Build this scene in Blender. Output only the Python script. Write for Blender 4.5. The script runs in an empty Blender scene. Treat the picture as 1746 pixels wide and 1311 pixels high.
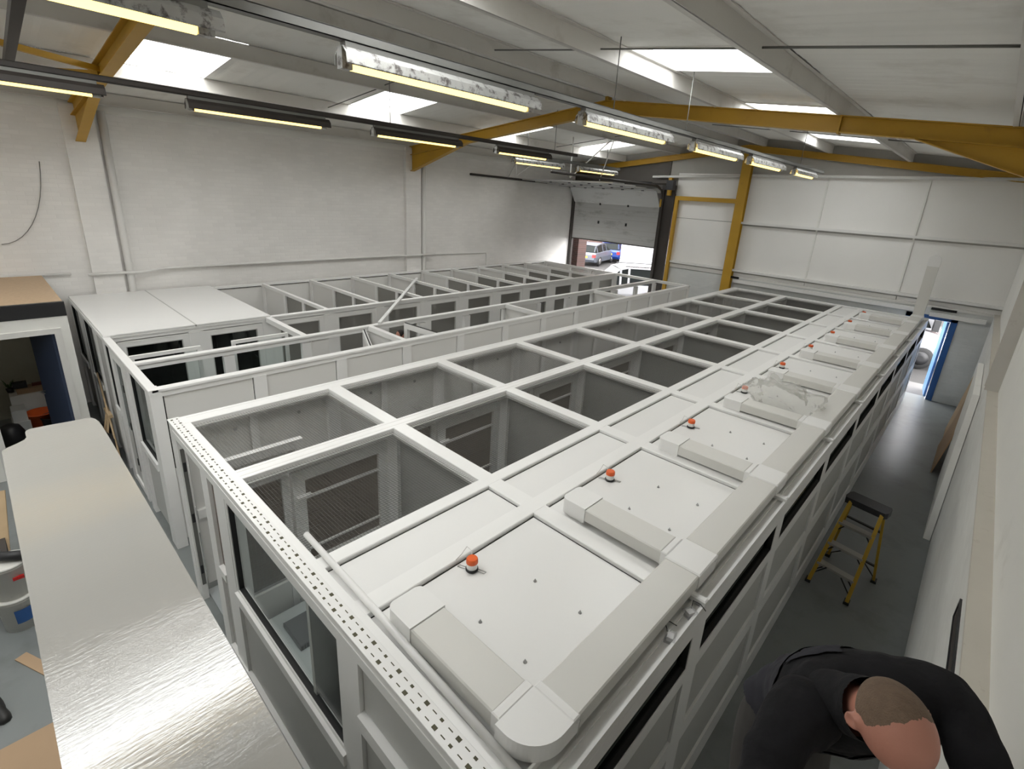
import bpy, bmesh, math, random
from mathutils import Vector, Matrix
import numpy as np

SC = bpy.context.scene
COL = SC.collection
random.seed(7)
PI = math.pi

# ------------------------------------------------------------------ camera
W_PX, H_PX = 1746, 1311
F_PX, CX, CY = 852.255, 889.8, 610.7
YAW, PITCH, ROLL = 0.731395, -0.316970, 0.062774
CAM_Z = 4.44
def camera_axes():
    cy, sy = math.cos(YAW), math.sin(YAW)
    f = Vector((-sy*math.cos(PITCH), cy*math.cos(PITCH), math.sin(PITCH)))
    r = Vector((cy, sy, 0)); u = r.cross(f)
    cr, sr = math.cos(ROLL), math.sin(ROLL)
    return cr*r+sr*u, -sr*r+cr*u, f
cam_d = bpy.data.cameras.new('camera'); cam = bpy.data.objects.new('camera', cam_d); COL.objects.link(cam)
_r, _u, _f = camera_axes()
cam.matrix_world = Matrix(((_r.x, _u.x, -_f.x, 0), (_r.y, _u.y, -_f.y, 0), (_r.z, _u.z, -_f.z, CAM_Z), (0, 0, 0, 1)))
cam_d.sensor_fit = 'HORIZONTAL'; cam_d.sensor_width = 36.0
cam_d.lens = F_PX/W_PX*36.0
cam_d.shift_x = (W_PX/2-CX)/W_PX
cam_d.shift_y = (CY-H_PX/2)/W_PX
cam_d.clip_start = 0.05; cam_d.clip_end = 300
SC.camera = cam

# ------------------------------------------------------------------ sky and exposure
SKY_STRENGTH = 12.0
TUBE_STRENGTH = 3.4
SC.view_settings.view_transform = 'Standard'
SC.view_settings.look = 'None'
SC.view_settings.gamma = 1.0
SC.view_settings.use_curve_mapping = False
SC.view_settings.exposure = -0.16
wd = bpy.data.worlds.new('overcast_sky'); SC.world = wd; wd.use_nodes = True
_bg = wd.node_tree.nodes['Background']
_bg.inputs[0].default_value = (1.0, 0.995, 0.985, 1); _bg.inputs[1].default_value = SKY_STRENGTH

# ------------------------------------------------------------------ materials
def new_mat(name):
    m = bpy.data.materials.new(name); m.use_nodes = True
    nt = m.node_tree; return m, nt, nt.nodes['Principled BSDF']
def mat(name, col, rough=0.5, metal=0.0, var=0.06, vscale=3.0, bump=0.0, bscale=60.0, coat=0.0, spec=0.5, dirt=None, dscale=2.0, dlo=0.55, dhi=0.75, stretch=(1, 1, 1), alpha=None):
    m, nt, b = new_mat(name); N, L = nt.nodes, nt.links
    tc = N.new('ShaderNodeTexCoord'); mp = N.new('ShaderNodeMapping'); mp.inputs['Scale'].default_value = stretch
    geo = N.new('ShaderNodeNewGeometry'); L.new(geo.outputs['Position'], mp.inputs[0])
    n1 = N.new('ShaderNodeTexNoise'); n1.inputs['Scale'].default_value = vscale; n1.inputs['Detail'].default_value = 5
    L.new(mp.outputs[0], n1.inputs['Vector'])
    mx = N.new('ShaderNodeMix'); mx.data_type = 'RGBA'
    c = Vector(col)
    mx.inputs[6].default_value = (*(c*(1-var)), 1); mx.inputs[7].default_value = (*[min(1, v*(1+var)) for v in c], 1)
    L.new(n1.outputs['Fac'], mx.inputs[0]); out = mx.outputs[2]
    if dirt is not None:
        n2 = N.new('ShaderNodeTexNoise'); n2.inputs['Scale'].default_value = dscale; n2.inputs['Detail'].default_value = 8; n2.inputs['Roughness'].default_value = 0.65
        L.new(mp.outputs[0], n2.inputs['Vector'])
        rp = N.new('ShaderNodeMapRange'); rp.inputs[1].default_value = dlo; rp.inputs[2].default_value = dhi
        L.new(n2.outputs['Fac'], rp.inputs[0])
        m2 = N.new('ShaderNodeMix'); m2.data_type = 'RGBA'; m2.inputs[7].default_value = (*dirt, 1)
        L.new(rp.outputs[0], m2.inputs[0]); L.new(out, m2.inputs[6]); out = m2.outputs[2]
    L.new(out, b.inputs['Base Color'])
    b.inputs['Roughness'].default_value = rough; b.inputs['Metallic'].default_value = metal
    b.inputs['Coat Weight'].default_value = coat; b.inputs['Specular IOR Level'].default_value = spec
    if bump:
        n3 = N.new('ShaderNodeTexNoise'); n3.inputs['Scale'].default_value = bscale; n3.inputs['Detail'].default_value = 4
        L.new(mp.outputs[0], n3.inputs['Vector'])
        bp = N.new('ShaderNodeBump'); bp.inputs['Strength'].default_value = bump; bp.inputs['Distance'].default_value = 0.01
        L.new(n3.outputs['Fac'], bp.inputs['Height']); L.new(bp.outputs[0], b.inputs['Normal'])
    return m
def brick_mat(name, col, axes, mortar_bump=0.35, mortar=None, rough=0.75, bw=0.225, bh=0.075, col2=None, var=0.05):
    m, nt, b = new_mat(name); N, L = nt.nodes, nt.links
    geo = N.new('ShaderNodeNewGeometry'); sp = N.new('ShaderNodeSeparateXYZ'); cb = N.new('ShaderNodeCombineXYZ')
    L.new(geo.outputs['Position'], sp.inputs[0]); L.new(sp.outputs[axes[0]], cb.inputs[0]); L.new(sp.outputs[axes[1]], cb.inputs[1])
    br = N.new('ShaderNodeTexBrick'); L.new(cb.outputs[0], br.inputs['Vector'])
    br.inputs['Scale'].default_value = 1.0; br.inputs['Brick Width'].default_value = bw; br.inputs['Row Height'].default_value = bh
    br.inputs['Mortar Size'].default_value = 0.008; br.inputs['Mortar Smooth'].default_value = 0.4
    c = Vector(col); c2 = Vector(col2) if col2 else c*(1-var)
    br.inputs['Color1'].default_value = (*c, 1); br.inputs['Color2'].default_value = (*c2, 1)
    br.inputs['Mortar'].default_value = (*(mortar or tuple(c*0.96)), 1)
    n1 = N.new('ShaderNodeTexNoise'); n1.inputs['Scale'].default_value = 0.9; n1.inputs['Detail'].default_value = 6
    L.new(geo.outputs['Position'], n1.inputs['Vector'])
    mx = N.new('ShaderNodeMix'); mx.data_type = 'RGBA'; mx.blend_type = 'MULTIPLY'; mx.inputs[0].default_value = 1.0
    rp = N.new('ShaderNodeMapRange'); rp.inputs[1].default_value = 0.3; rp.inputs[2].default_value = 0.7; rp.inputs[3].default_value = 0.9; rp.inputs[4].default_value = 1.0
    L.new(n1.outputs['Fac'], rp.inputs[0]); L.new(br.outputs['Color'], mx.inputs[6]); L.new(rp.outputs[0], mx.inputs[7])
    L.new(mx.outputs[2], b.inputs['Base Color']); b.inputs['Roughness'].default_value = rough
    iv = N.new('ShaderNodeMath'); iv.operation = 'SUBTRACT'; iv.inputs[0].default_value = 1.0; L.new(br.outputs['Fac'], iv.inputs[1])
    bp = N.new('ShaderNodeBump'); bp.inputs['Strength'].default_value = mortar_bump; bp.inputs['Distance'].default_value = 0.006
    L.new(iv.outputs[0], bp.inputs['Height']); L.new(bp.outputs[0], b.inputs['Normal'])
    return m
def emis_mat(name, col, strength):
    m, nt, b = new_mat(name)
    b.inputs['Base Color'].default_value = (*col, 1); b.inputs['Emission Color'].default_value = (*col, 1); b.inputs['Emission Strength'].default_value = strength
    return m
def glass_mat(name, tint, gloss=0.08, rough=0.02, fresnel=1.45, body=None, body_fac=0.0):
    m, nt, b = new_mat(name); N, L = nt.nodes, nt.links; N.remove(b)
    out = N['Material Output']; tr = N.new('ShaderNodeBsdfTransparent'); tr.inputs[0].default_value = (*tint, 1)
    gl = N.new('ShaderNodeBsdfGlossy'); gl.inputs['Roughness'].default_value = rough
    lw = N.new('ShaderNodeLayerWeight'); lw.inputs[0].default_value = 0.5
    pw = N.new('ShaderNodeMath'); pw.operation = 'POWER'; pw.inputs[1].default_value = 4.0; L.new(lw.outputs['Facing'], pw.inputs[0])
    fr = N.new('ShaderNodeMath'); fr.operation = 'MULTIPLY_ADD'; fr.inputs[1].default_value = 1.3*(fresnel-1.0); fr.inputs[2].default_value = 0.09*(fresnel-1.0); L.new(pw.outputs[0], fr.inputs[0])
    ms = N.new('ShaderNodeMixShader'); L.new(fr.outputs[0], ms.inputs[0]); L.new(tr.outputs[0], ms.inputs[1]); L.new(gl.outputs[0], ms.inputs[2])
    last = ms.outputs[0]
    if body:
        df = N.new('ShaderNodeBsdfTranslucent'); df.inputs[0].default_value = (*body, 1)
        d2 = N.new('ShaderNodeBsdfDiffuse'); d2.inputs[0].default_value = (*body, 1)
        a = N.new('ShaderNodeMixShader'); a.inputs[0].default_value = 0.5; L.new(df.outputs[0], a.inputs[1]); L.new(d2.outputs[0], a.inputs[2])
        m2 = N.new('ShaderNodeMixShader'); m2.inputs[0].default_value = body_fac; L.new(last, m2.inputs[1]); L.new(a.outputs[0], m2.inputs[2]); last = m2.outputs[0]
    L.new(last, out.inputs[0]); return m
M = {}
M['floor'] = mat('painted_concrete', (0.20, 0.215, 0.215), rough=0.33, var=0.10, vscale=1.2, bump=0.05, bscale=9, dirt=(0.13, 0.135, 0.13), dscale=1.5, dlo=0.5, dhi=0.8)
M['upvc'] = mat('white_upvc', (0.86, 0.855, 0.84), rough=0.32, var=0.02, vscale=1.5)
M['panel'] = mat('white_infill_panel', (0.78, 0.77, 0.745), rough=0.38, var=0.025, vscale=1.3)
M['panelgrey'] = mat('pale_grey_panel', (0.50, 0.50, 0.48), rough=0.42, var=0.04, vscale=2)
M['rooflid'] = mat('white_roof_lid', (0.81, 0.805, 0.79), rough=0.33, var=0.02, vscale=1.0)
M['gasket'] = mat('black_gasket', (0.012, 0.012, 0.012), rough=0.6)
M['duct'] = mat('ivory_duct', (0.68, 0.67, 0.635), rough=0.4, var=0.02)
M['ductwhite'] = mat('white_duct_fitting', (0.83, 0.825, 0.81), rough=0.35, var=0.015)
M['wire'] = mat('galvanised_wire', (0.15, 0.142, 0.13), rough=0.5, metal=0.3)
M['steel'] = mat('plain_steel', (0.45, 0.45, 0.45), rough=0.35, metal=0.9)
M['yellow'] = mat('mustard_paint', (0.50, 0.285, 0.02), rough=0.5, var=0.12, vscale=2.5, dirt=(0.25, 0.13, 0.02), dscale=3, dlo=0.6, dhi=0.85)
M['purlin'] = mat('painted_purlin', (0.66, 0.64, 0.605), rough=0.6, var=0.07, vscale=1.5, dirt=(0.42, 0.39, 0.34), dscale=1.6, dlo=0.58, dhi=0.85)
M['sheet'] = mat('painted_roof_sheet', (0.84, 0.83, 0.79), rough=0.75, var=0.06, vscale=0.8, dirt=(0.55, 0.52, 0.46), dscale=0.9, dlo=0.55, dhi=0.9)
M['wall_l'] = brick_mat('painted_block_wall', (0.87, 0.85, 0.825), (1, 2), 0.25)
M['wall_r'] = brick_mat('painted_brick_wall', (0.84, 0.84, 0.81), (1, 2), 0.25)
M['wall_f'] = brick_mat('painted_brick_far', (0.70, 0.715, 0.705), (0, 2), 0.3)
M['plaster'] = mat('painted_board', (0.84, 0.835, 0.80), rough=0.6, var=0.04, vscale=1.2, dirt=(0.55, 0.53, 0.48), dscale=1.3, dlo=0.6, dhi=0.9)
M['farboard'] = mat('white_end_wall_board', (0.90, 0.89, 0.865), rough=0.6, var=0.03, vscale=1.2)
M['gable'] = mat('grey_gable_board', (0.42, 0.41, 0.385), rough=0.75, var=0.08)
M['dark'] = mat('dark_brown_steel', (0.045, 0.038, 0.034), rough=0.6, var=0.2)
M['black'] = mat('black_plastic', (0.018, 0.018, 0.02), rough=0.45)
M['ledge'] = mat('cream_ledge', (0.60, 0.565, 0.50), rough=0.5, var=0.05, vscale=6, dirt=(0.40, 0.36, 0.30), dscale=9, dlo=0.62, dhi=0.8)
M['colpaint'] = mat('cream_column_paint', (0.60, 0.575, 0.535), rough=0.55, var=0.06, dirt=(0.42, 0.38, 0.33), dscale=5, dlo=0.6, dhi=0.85)
M['white'] = mat('white_paint', (0.74, 0.73, 0.705), rough=0.5, var=0.04)
M['refl'] = mat('dirty_reflector', (0.40, 0.40, 0.385), rough=0.4, metal=0.4, var=0.2, vscale=10, dirt=(0.10, 0.09, 0.085), dscale=14, dlo=0.5, dhi=0.62)
M['trunk'] = mat('galvanised_trunking', (0.20, 0.20, 0.19), rough=0.5, metal=0.5, var=0.15)
M['tube'] = emis_mat('fluorescent_tube', (1.0, 0.70, 0.21), TUBE_STRENGTH)
M['glass'] = glass_mat('clear_glass', (0.93, 0.955, 0.95), fresnel=1.25)
M['glassdark'] = glass_mat('tinted_glass', (0.50, 0.54, 0.54), fresnel=1.35)
M['rooflight'] = glass_mat('rooflight_sheet', (0.92, 0.94, 0.94), rough=0.3, body=(0.95, 0.96, 0.96), body_fac=0.22)
M['acrylic'] = glass_mat('clear_plastic', (0.93, 0.93, 0.94), rough=0.1, fresnel=1.6, body=(0.9, 0.9, 0.92), body_fac=0.12)
M['film'] = glass_mat('polythene_film', (0.93, 0.93, 0.92), rough=0.16, fresnel=1.22, body=(0.92, 0.92, 0.90), body_fac=0.22)
M['gauze'] = glass_mat('grey_gauze', (0.75, 0.75, 0.73), rough=0.3, fresnel=1.2, body=(0.42, 0.41, 0.39), body_fac=0.42)
M['brownmesh'] = glass_mat('brown_gauze', (0.6, 0.57, 0.54), rough=0.4, fresnel=1.1, body=(0.36, 0.325, 0.29), body_fac=0.42)
M['partition'] = mat('mid_grey_partition', (0.34, 0.345, 0.33), rough=0.45, var=0.05)
M['deepgrey'] = mat('deep_brown', (0.11, 0.10, 0.09), rough=0.8, var=0.15)
M['orange'] = mat('orange_plastic', (0.80, 0.13, 0.025), rough=0.4)
M['ply'] = mat('plywood', (0.42, 0.28, 0.16), rough=0.6, var=0.15, vscale=3, stretch=(1, 6, 1), bump=0.1)
M['chip'] = mat('chipboard', (0.47, 0.34, 0.22), rough=0.7, var=0.15, vscale=25)
M['blue'] = mat('blue_paint', (0.03, 0.11, 0.33), rough=0.5, var=0.12)
M['bluedk'] = mat('dark_blue_paint', (0.045, 0.065, 0.12), rough=0.5)
M['ladder'] = mat('yellow_fibreglass', (0.50, 0.31, 0.03), rough=0.45, var=0.15, vscale=8, dirt=(0.25, 0.18, 0.06), dscale=12, dlo=0.6, dhi=0.8)
M['alu'] = mat('worn_aluminium', (0.42, 0.40, 0.38), rough=0.5, metal=0.5, var=0.15)
M['splash'] = mat('paint_splashed_plastic', (0.025, 0.025, 0.03), rough=0.5, dirt=(0.45, 0.42, 0.38), dscale=22, dlo=0.66, dhi=0.72)
M['door_s'] = mat('sectional_door_skin', (0.52, 0.525, 0.52), rough=0.5, var=0.05, vscale=2, dirt=(0.20, 0.195, 0.185), dscale=1.1, dlo=0.55, dhi=0.8, stretch=(1, 1, 3))
M['brick'] = brick_mat('red_brick', (0.085, 0.036, 0.03), (0, 2), 0.5, mortar=(0.09, 0.075, 0.068), col2=(0.06, 0.027, 0.022))
M['tarmac'] = mat('tarmac', (0.030, 0.028, 0.028), rough=0.85, var=0.12, vscale=5)
M['concrete'] = mat('pale_concrete', (0.11, 0.105, 0.105), rough=0.8, var=0.08)
M['rubber'] = mat('tyre_rubber', (0.015, 0.015, 0.016), rough=0.7)
M['carwhite'] = mat('white_car_paint', (0.34, 0.34, 0.36), rough=0.2, coat=0.6, var=0.01)
M['carsilver'] = mat('silver_car_paint', (0.10, 0.11, 0.135), rough=0.35, metal=0.1, coat=0.1, var=0.02)
M['carblue'] = mat('blue_car_paint', (0.008, 0.035, 0.19), rough=0.35, coat=0.1, var=0.02)
M['carglass'] = mat('car_window_glass', (0.012, 0.014, 0.014), rough=0.12, spec=0.08)
M['redlamp'] = mat('red_lamp_plastic', (0.5, 0.02, 0.02), rough=0.25)
M['plate'] = mat('yellow_plate', (0.65, 0.40, 0.04), rough=0.4)
M['skin'] = mat('skin', (0.50, 0.225, 0.165), rough=0.5, var=0.10, vscale=14, bump=0.08, bscale=90)
M['hair'] = mat('cropped_hair', (0.17, 0.115, 0.078), rough=0.8, var=0.3, vscale=60, bump=0.5, bscale=260)
M['hairdark'] = mat('dark_hair', (0.018, 0.012, 0.010), rough=0.7, var=0.3, vscale=60, bump=0.5, bscale=200)
M['jacket'] = mat('black_fleece', (0.016, 0.016, 0.018), rough=0.95, var=0.3, vscale=14, bump=0.35, bscale=45, spec=0.2)
M['vest'] = mat('charcoal_panel', (0.035, 0.035, 0.043), rough=0.95, var=0.2, vscale=10, spec=0.2, bump=0.2, bscale=40)
M['trouser'] = mat('dark_work_trousers', (0.045, 0.042, 0.04), rough=0.9, var=0.25, vscale=12)
M['boot'] = mat('black_boot', (0.018, 0.017, 0.016), rough=0.5)
M['paper'] = mat('white_paper', (0.85, 0.85, 0.85), rough=0.6)
M['bucket'] = mat('white_bucket', (0.66, 0.65, 0.61), rough=0.4, dirt=(0.40, 0.37, 0.33), dscale=7, dlo=0.6, dhi=0.8)
M['timber'] = mat('sawn_timber', (0.55, 0.40, 0.24), rough=0.7, var=0.15, stretch=(4, 1, 1))
M['card'] = mat('brown_card', (0.42, 0.29, 0.18), rough=0.8)
M['redbrush'] = mat('red_brown_brush', (0.16, 0.05, 0.04), rough=0.8)
M['leaf'] = mat('green_leaf', (0.06, 0.13, 0.04), rough=0.6)

# glossy brush-painted capping: relief runs across the board, as the brush did
def cap_mat():
    m, nt, b = new_mat('gloss_painted_capping'); N, L = nt.nodes, nt.links
    geo = N.new('ShaderNodeNewGeometry')
    def noise(scale, stretch, det=4):
        mp = N.new('ShaderNodeMapping'); mp.inputs['Scale'].default_value = stretch; L.new(geo.outputs['Position'], mp.inputs[0])
        n = N.new('ShaderNodeTexNoise'); n.inputs['Scale'].default_value = scale; n.inputs['Detail'].default_value = det; L.new(mp.outputs[0], n.inputs['Vector']); return n
    fine = noise(30, (3.2, 0.55, 1)); big = noise(2.2, (1.6, 0.8, 1), 2)
    ad = N.new('ShaderNodeMath'); ad.operation = 'MULTIPLY_ADD'; ad.inputs[1].default_value = 4.0
    L.new(big.outputs['Fac'], ad.inputs[0]); L.new(fine.outputs['Fac'], ad.inputs[2])
    bp = N.new('ShaderNodeBump'); bp.inputs['Strength'].default_value = 0.05; bp.inputs['Distance'].default_value = 0.01
    L.new(ad.outputs[0], bp.inputs['Height']); L.new(bp.outputs[0], b.inputs['Normal'])
    b.inputs['Base Color'].default_value = (0.40, 0.39, 0.365, 1); b.inputs['Roughness'].default_value = 0.05; b.inputs['Specular IOR Level'].default_value = 0.5
    b.inputs['Coat Weight'].default_value = 0.8; b.inputs['Coat Roughness'].default_value = 0.02; b.inputs['Coat IOR'].default_value = 1.6
    L.new(bp.outputs[0], b.inputs['Coat Normal'])
    return m
M['cap'] = cap_mat()

# ------------------------------------------------------------------ mesh builder
class MB:
    def __init__(s): s.v = []; s.f = []; s.smooth = []
    def add(s, vs, fs, smooth=False):
        o = len(s.v); s.v += [tuple(v) for v in vs]; s.f += [tuple(i+o for i in f) for f in fs]; s.smooth += [smooth]*len(fs); return s
    def box(s, x0, x1, y0, y1, z0, z1):
        return s.add([(x0, y0, z0), (x1, y0, z0), (x1, y1, z0), (x0, y1, z0), (x0, y0, z1), (x1, y0, z1), (x1, y1, z1), (x0, y1, z1)],
                     [(0, 3, 2, 1), (4, 5, 6, 7), (0, 1, 5, 4), (1, 2, 6, 5), (2, 3, 7, 6), (3, 0, 4, 7)])
    def bbox(s, x0, x1, y0, y1, z0, z1, b=0.006):
        "box with a chamfered top"
        return s.add([(x0, y0, z0), (x1, y0, z0), (x1, y1, z0), (x0, y1, z0), (x0, y0, z1-b), (x1, y0, z1-b), (x1, y1, z1-b), (x0, y1, z1-b),
                      (x0+b, y0+b, z1), (x1-b, y0+b, z1), (x1-b, y1-b, z1), (x0+b, y1-b, z1)],
                     [(0, 3, 2, 1), (0, 1, 5, 4), (1, 2, 6, 5), (2, 3, 7, 6), (3, 0, 4, 7), (4, 5, 9, 8), (5, 6, 10, 9), (6, 7, 11, 10), (7, 4, 8, 11), (8, 9, 10, 11)])
    def beam(s, p, q, w, h, up=(0, 0, 1)):
        "rectangular bar from p to q, w wide (sideways), h high (along up)"
        p, q = Vector(p), Vector(q); d = (q-p).normalized(); sd = d.cross(Vector(up)).normalized(); uu = sd.cross(d).normalized()
        vs = []
        for a in (p, q):
            for i, j in ((-1, -1), (1, -1), (1, 1), (-1, 1)): vs.append(a+sd*(i*w/2)+uu*(j*h/2))
        return s.add(vs, [(0, 1, 2, 3), (7, 6, 5, 4), (0, 4, 5, 1), (1, 5, 6, 2), (2, 6, 7, 3), (3, 7, 4, 0)])
    def tube(s, pts, r, n=8, closed=False, caps=True):
        pts = [Vector(p) for p in pts]; rs = r if isinstance(r, (list, tuple)) else [r]*len(pts); vs = []; fs = []
        ref = None
        for i, p in enumerate(pts):
            a = pts[max(i-1, 0)]; b = pts[min(i+1, len(pts)-1)]; d = (b-a).normalized()
            if ref is None: ref = d.orthogonal().normalized()
            ref = (ref-d*ref.dot(d)).normalized(); t = d.cross(ref)
            for k in range(n):
                an = 2*PI*k/n; vs.append(p+(ref*math.cos(an)+t*math.sin(an))*rs[i])
        for i in range(len(pts)-1):
            for k in range(n): fs.append((i*n+k, i*n+(k+1) % n, (i+1)*n+(k+1) % n, (i+1)*n+k))
        if caps: fs.append(tuple(reversed(range(n)))); fs.append(tuple((len(pts)-1)*n+k for k in range(n)))
        return s.add(vs, fs, True)
    def lathe(s, c, prof, n=24, axis='z'):
        c = Vector(c); vs = []; fs = []
        for r, h in prof:
            for k in range(n):
                a = 2*PI*k/n; x, y = r*math.cos(a), r*math.sin(a)
                vs.append(c+(Vector((x, y, h)) if axis == 'z' else Vector((x, h, y)) if axis == 'y' else Vector((h, x, y))))
        m = len(prof)
        for i in range(m-1):
            for k in range(n): fs.append((i*n+k, i*n+(k+1) % n, (i+1)*n+(k+1) % n, (i+1)*n+k))
        fs.append(tuple(reversed(range(n)))); fs.append(tuple((m-1)*n+k for k in range(n)))
        return s.add(vs, fs, True)
    def prism(s, poly, z0, z1):
        n = len(poly); vs = [(x, y, z0) for x, y in poly]+[(x, y, z1) for x, y in poly]
        return s.add(vs, [tuple(reversed(range(n))), tuple(range(n, 2*n))]+[(i, (i+1) % n, n+(i+1) % n, n+i) for i in range(n)])
    def poly3(s, pts, off):
        "closed slab from a planar outline, thickened by the vector off"
        n = len(pts); off = Vector(off); vs = [Vector(p) for p in pts]+[Vector(p)+off for p in pts]
        return s.add(vs, [tuple(reversed(range(n))), tuple(range(n, 2*n))]+[(i, (i+1) % n, n+(i+1) % n, n+i) for i in range(n)])
    def mesh(s, name, origin=(0, 0, 0)):
        me = bpy.data.meshes.new(name); o = Vector(origin)
        me.from_pydata([tuple(Vector(v)-o) for v in s.v], [], s.f)
        me.polygons.foreach_set('use_smooth', s.smooth); me.update()
        bm = bmesh.new(); bm.from_mesh(me); bmesh.ops.recalc_face_normals(bm, faces=bm.faces); bm.to_mesh(me); bm.free()
        return me
    def build(s, name, material, parent=None, kind=None, label=None, local=False):
        o = bpy.data.objects.new(name, s.mesh(name, world_loc(parent) if (parent and not local) else (0, 0, 0)))
        o.data.materials.append(M[material] if isinstance(material, str) else material)
        COL.objects.link(o)
        if parent: o.parent = parent
        if kind: o['kind'] = kind
        if label: o['label'] = label
        if any(s.smooth) and not all(s.smooth): pass
        return o
def world_loc(o):
    v = Vector((0, 0, 0))
    while o: v += o.location; o = o.parent
    return v
def tag(o, label, cat, group=None):
    o['label'] = label; o['category'] = cat
    if group: o['group'] = group
    return o
def thing(name, loc, label, cat, group=None, rz=0.0):
    o = bpy.data.objects.new(name, None); COL.objects.link(o); o.location = loc; o.rotation_euler = (0, 0, rz); o.empty_display_size = 0.1
    return tag(o, label, cat, group)
def struct(name, mb, material, label=None):
    o = mb.build(name, material); o['kind'] = 'structure'
    if label: o['label'] = label
    return o
CH = {}
def copy_tree(o, parent=None):
    c = o.copy(); COL.objects.link(c)
    if parent: c.parent = parent
    for ch in list(o.children): copy_tree(ch, c)
    return c
def B(*a): return MB().box(*a)
# ------------------------------------------------------------------ hall dimensions (metres)
XL, XR, XRU = -12.35, 0.40, 0.50           # left wall, right lower wall, right upper wall
YB, YF = -5.4, 16.15                        # back wall, far wall
ZT = 2.117                                  # top of both pen blocks
def zr(x): return 6.2-0.114*abs(x+6.0)      # top of the rafters
def zs(x, y): return zr(x)+0.215+0.006*math.sin(2*PI*y/0.62)**9
def zsky(x, y): return zr(x)+0.36+0.035*(abs(((y/0.31) % 1.0)*2-1)*2-1)

struct('floor', B(XL-0.3, XRU+0.3, YB-0.2, YF+0.25, -0.2, 0), 'floor', 'grey painted concrete workshop floor')
struct('ground', B(-70, 30, YF+0.25, 75, -0.25, -0.02), 'tarmac', 'tarmac yard outside the open doors')
struct('apron', B(-4.0, 3.0, YF+0.25, YF+1.5, -0.02, -0.004), 'concrete', 'pale concrete doorstep strip')

# roof sheeting with gaps for the rooflights
SKY_L = [(-5.2, -4.1), (-1.7, -0.6), (2.05, 3.12), (5.68, 6.9), (9.4, 10.55), (13.45, 14.5)]
SKY_R = [(-5.2, -4.1), (-1.7, -0.6), (2.0, 3.1), (5.75, 6.95), (9.5, 10.65), (13.5, 14.4)]
SKY_ADDED = [(-0.9, 1.25)]  # added rooflight, out of view, for bright reflections on the gloss capping
def sheet(mb, x0, x1, y0, y1, zs=zs):
    n = max(1, int(round((y1-y0)/0.031))); vs = []; fs = []
    for i in range(n+1):
        y = y0+(y1-y0)*i/n; vs += [(x0, y, zs(x0, y)), (x1, y, zs(x1, y))]
    for i in range(n): fs.append((2*i, 2*i+1, 2*i+3, 2*i+2))
    mb.add(vs, fs, False)
roof = MB()
def gaps(lst, y0, y1):
    out = []; a = y0
    for s, e in lst: out.append((a, s)); a = e
    out.append((a, y1)); return out
for x0, x1, lst in ((-12.7, -10.2, None), (-10.2, -8.2, SKY_L), (-8.2, -6.0, None), (-6.0, -3.82, SKY_ADDED), (-3.82, -2.02, SKY_R), (-2.02, 0.85, None)):
    for a, b in (gaps(lst, YB-0.2, YF+0.3) if lst else [(YB-0.2, YF+0.3)]): sheet(roof, x0, x1, a, b)
struct('ceiling', roof, 'sheet', 'painted corrugated roof sheeting')
n = 0
for lst, x0, x1 in ((SKY_L, -10.25, -8.15), (SKY_R, -3.87, -1.97), (SKY_ADDED, -5.5, -3.87)):
    for a, b in lst:
        n += 1; mb = MB(); sheet(mb, x0-0.05, x1+0.05, a-0.06, b+0.06, zsky)
        for yy in (a, b):
            k = MB().poly3([(x0, yy-0.01, zr(x0)+0.20), (x1, yy-0.01, zr(x1)+0.20), (x1, yy-0.01, zr(x1)+0.33), (x0, yy-0.01, zr(x0)+0.33)], (0, 0.02, 0)).build('rooflight_kerb', 'white', bpy.data.objects['ceiling'])
        for xx in (x0, x1): B(xx-0.01, xx+0.01, a, b, zr(xx)+0.20, zr(xx)+0.34).build('rooflight_kerb', 'white', bpy.data.objects['ceiling'])
        o = struct('window_%d' % n, mb, 'rooflight', 'corrugated translucent rooflight')
        # sampling guide for the sky seen through the rooflight
        ld = bpy.data.lights.new('rooflight_portal', 'AREA'); ld.shape = 'RECTANGLE'; ld.size = x1-x0; ld.size_y = b-a
        try: ld.cycles.is_portal = True
        except Exception: pass
        lo = bpy.data.objects.new('rooflight_portal', ld); COL.objects.link(lo); lo.location = ((x0+x1)/2, (a+b)/2, zs((x0+x1)/2, a)+0.05)

# left wall with piers
struct('wall_left', B(XL-0.3, XL, YB, YF+0.25, 0, 5.75), 'wall_l', 'white painted block wall')
wl = bpy.data.objects['wall_left']
for y0, y1 in ((1.45, 1.91), (8.45, 8.95), (-5.3, -4.9)):
    B(XL-0.02, XL+0.10, y0, y1, 0, 5.45).build('pier', 'wall_l', wl)
struct('trim_1', B(XL-0.02, XL+0.06, YB, YF, 5.36, 5.60), 'plaster', 'painted eaves strip on left wall')
# back wall behind the photographer
struct('wall_back', B(XL-0.3, XRU+0.3, YB-0.3, YB, 0, 6.6), 'plaster')
# right wall: brick below, set back above a ledge
struct('wall_right', B(XR, XR+0.4, YB, YF+0.25, 0, 2.385), 'wall_r', 'white painted brick lower wall')
wr = bpy.data.objects['wall_right']
B(XRU, XRU+0.3, YB, YF+0.25, 2.40, 5.75).build('upper_wall', 'plaster', wr)
B(XR-0.006, XRU+0.005, YB, YF, 2.38, 2.402).build('ledge', 'ledge', wr, label='cream painted ledge')
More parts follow.
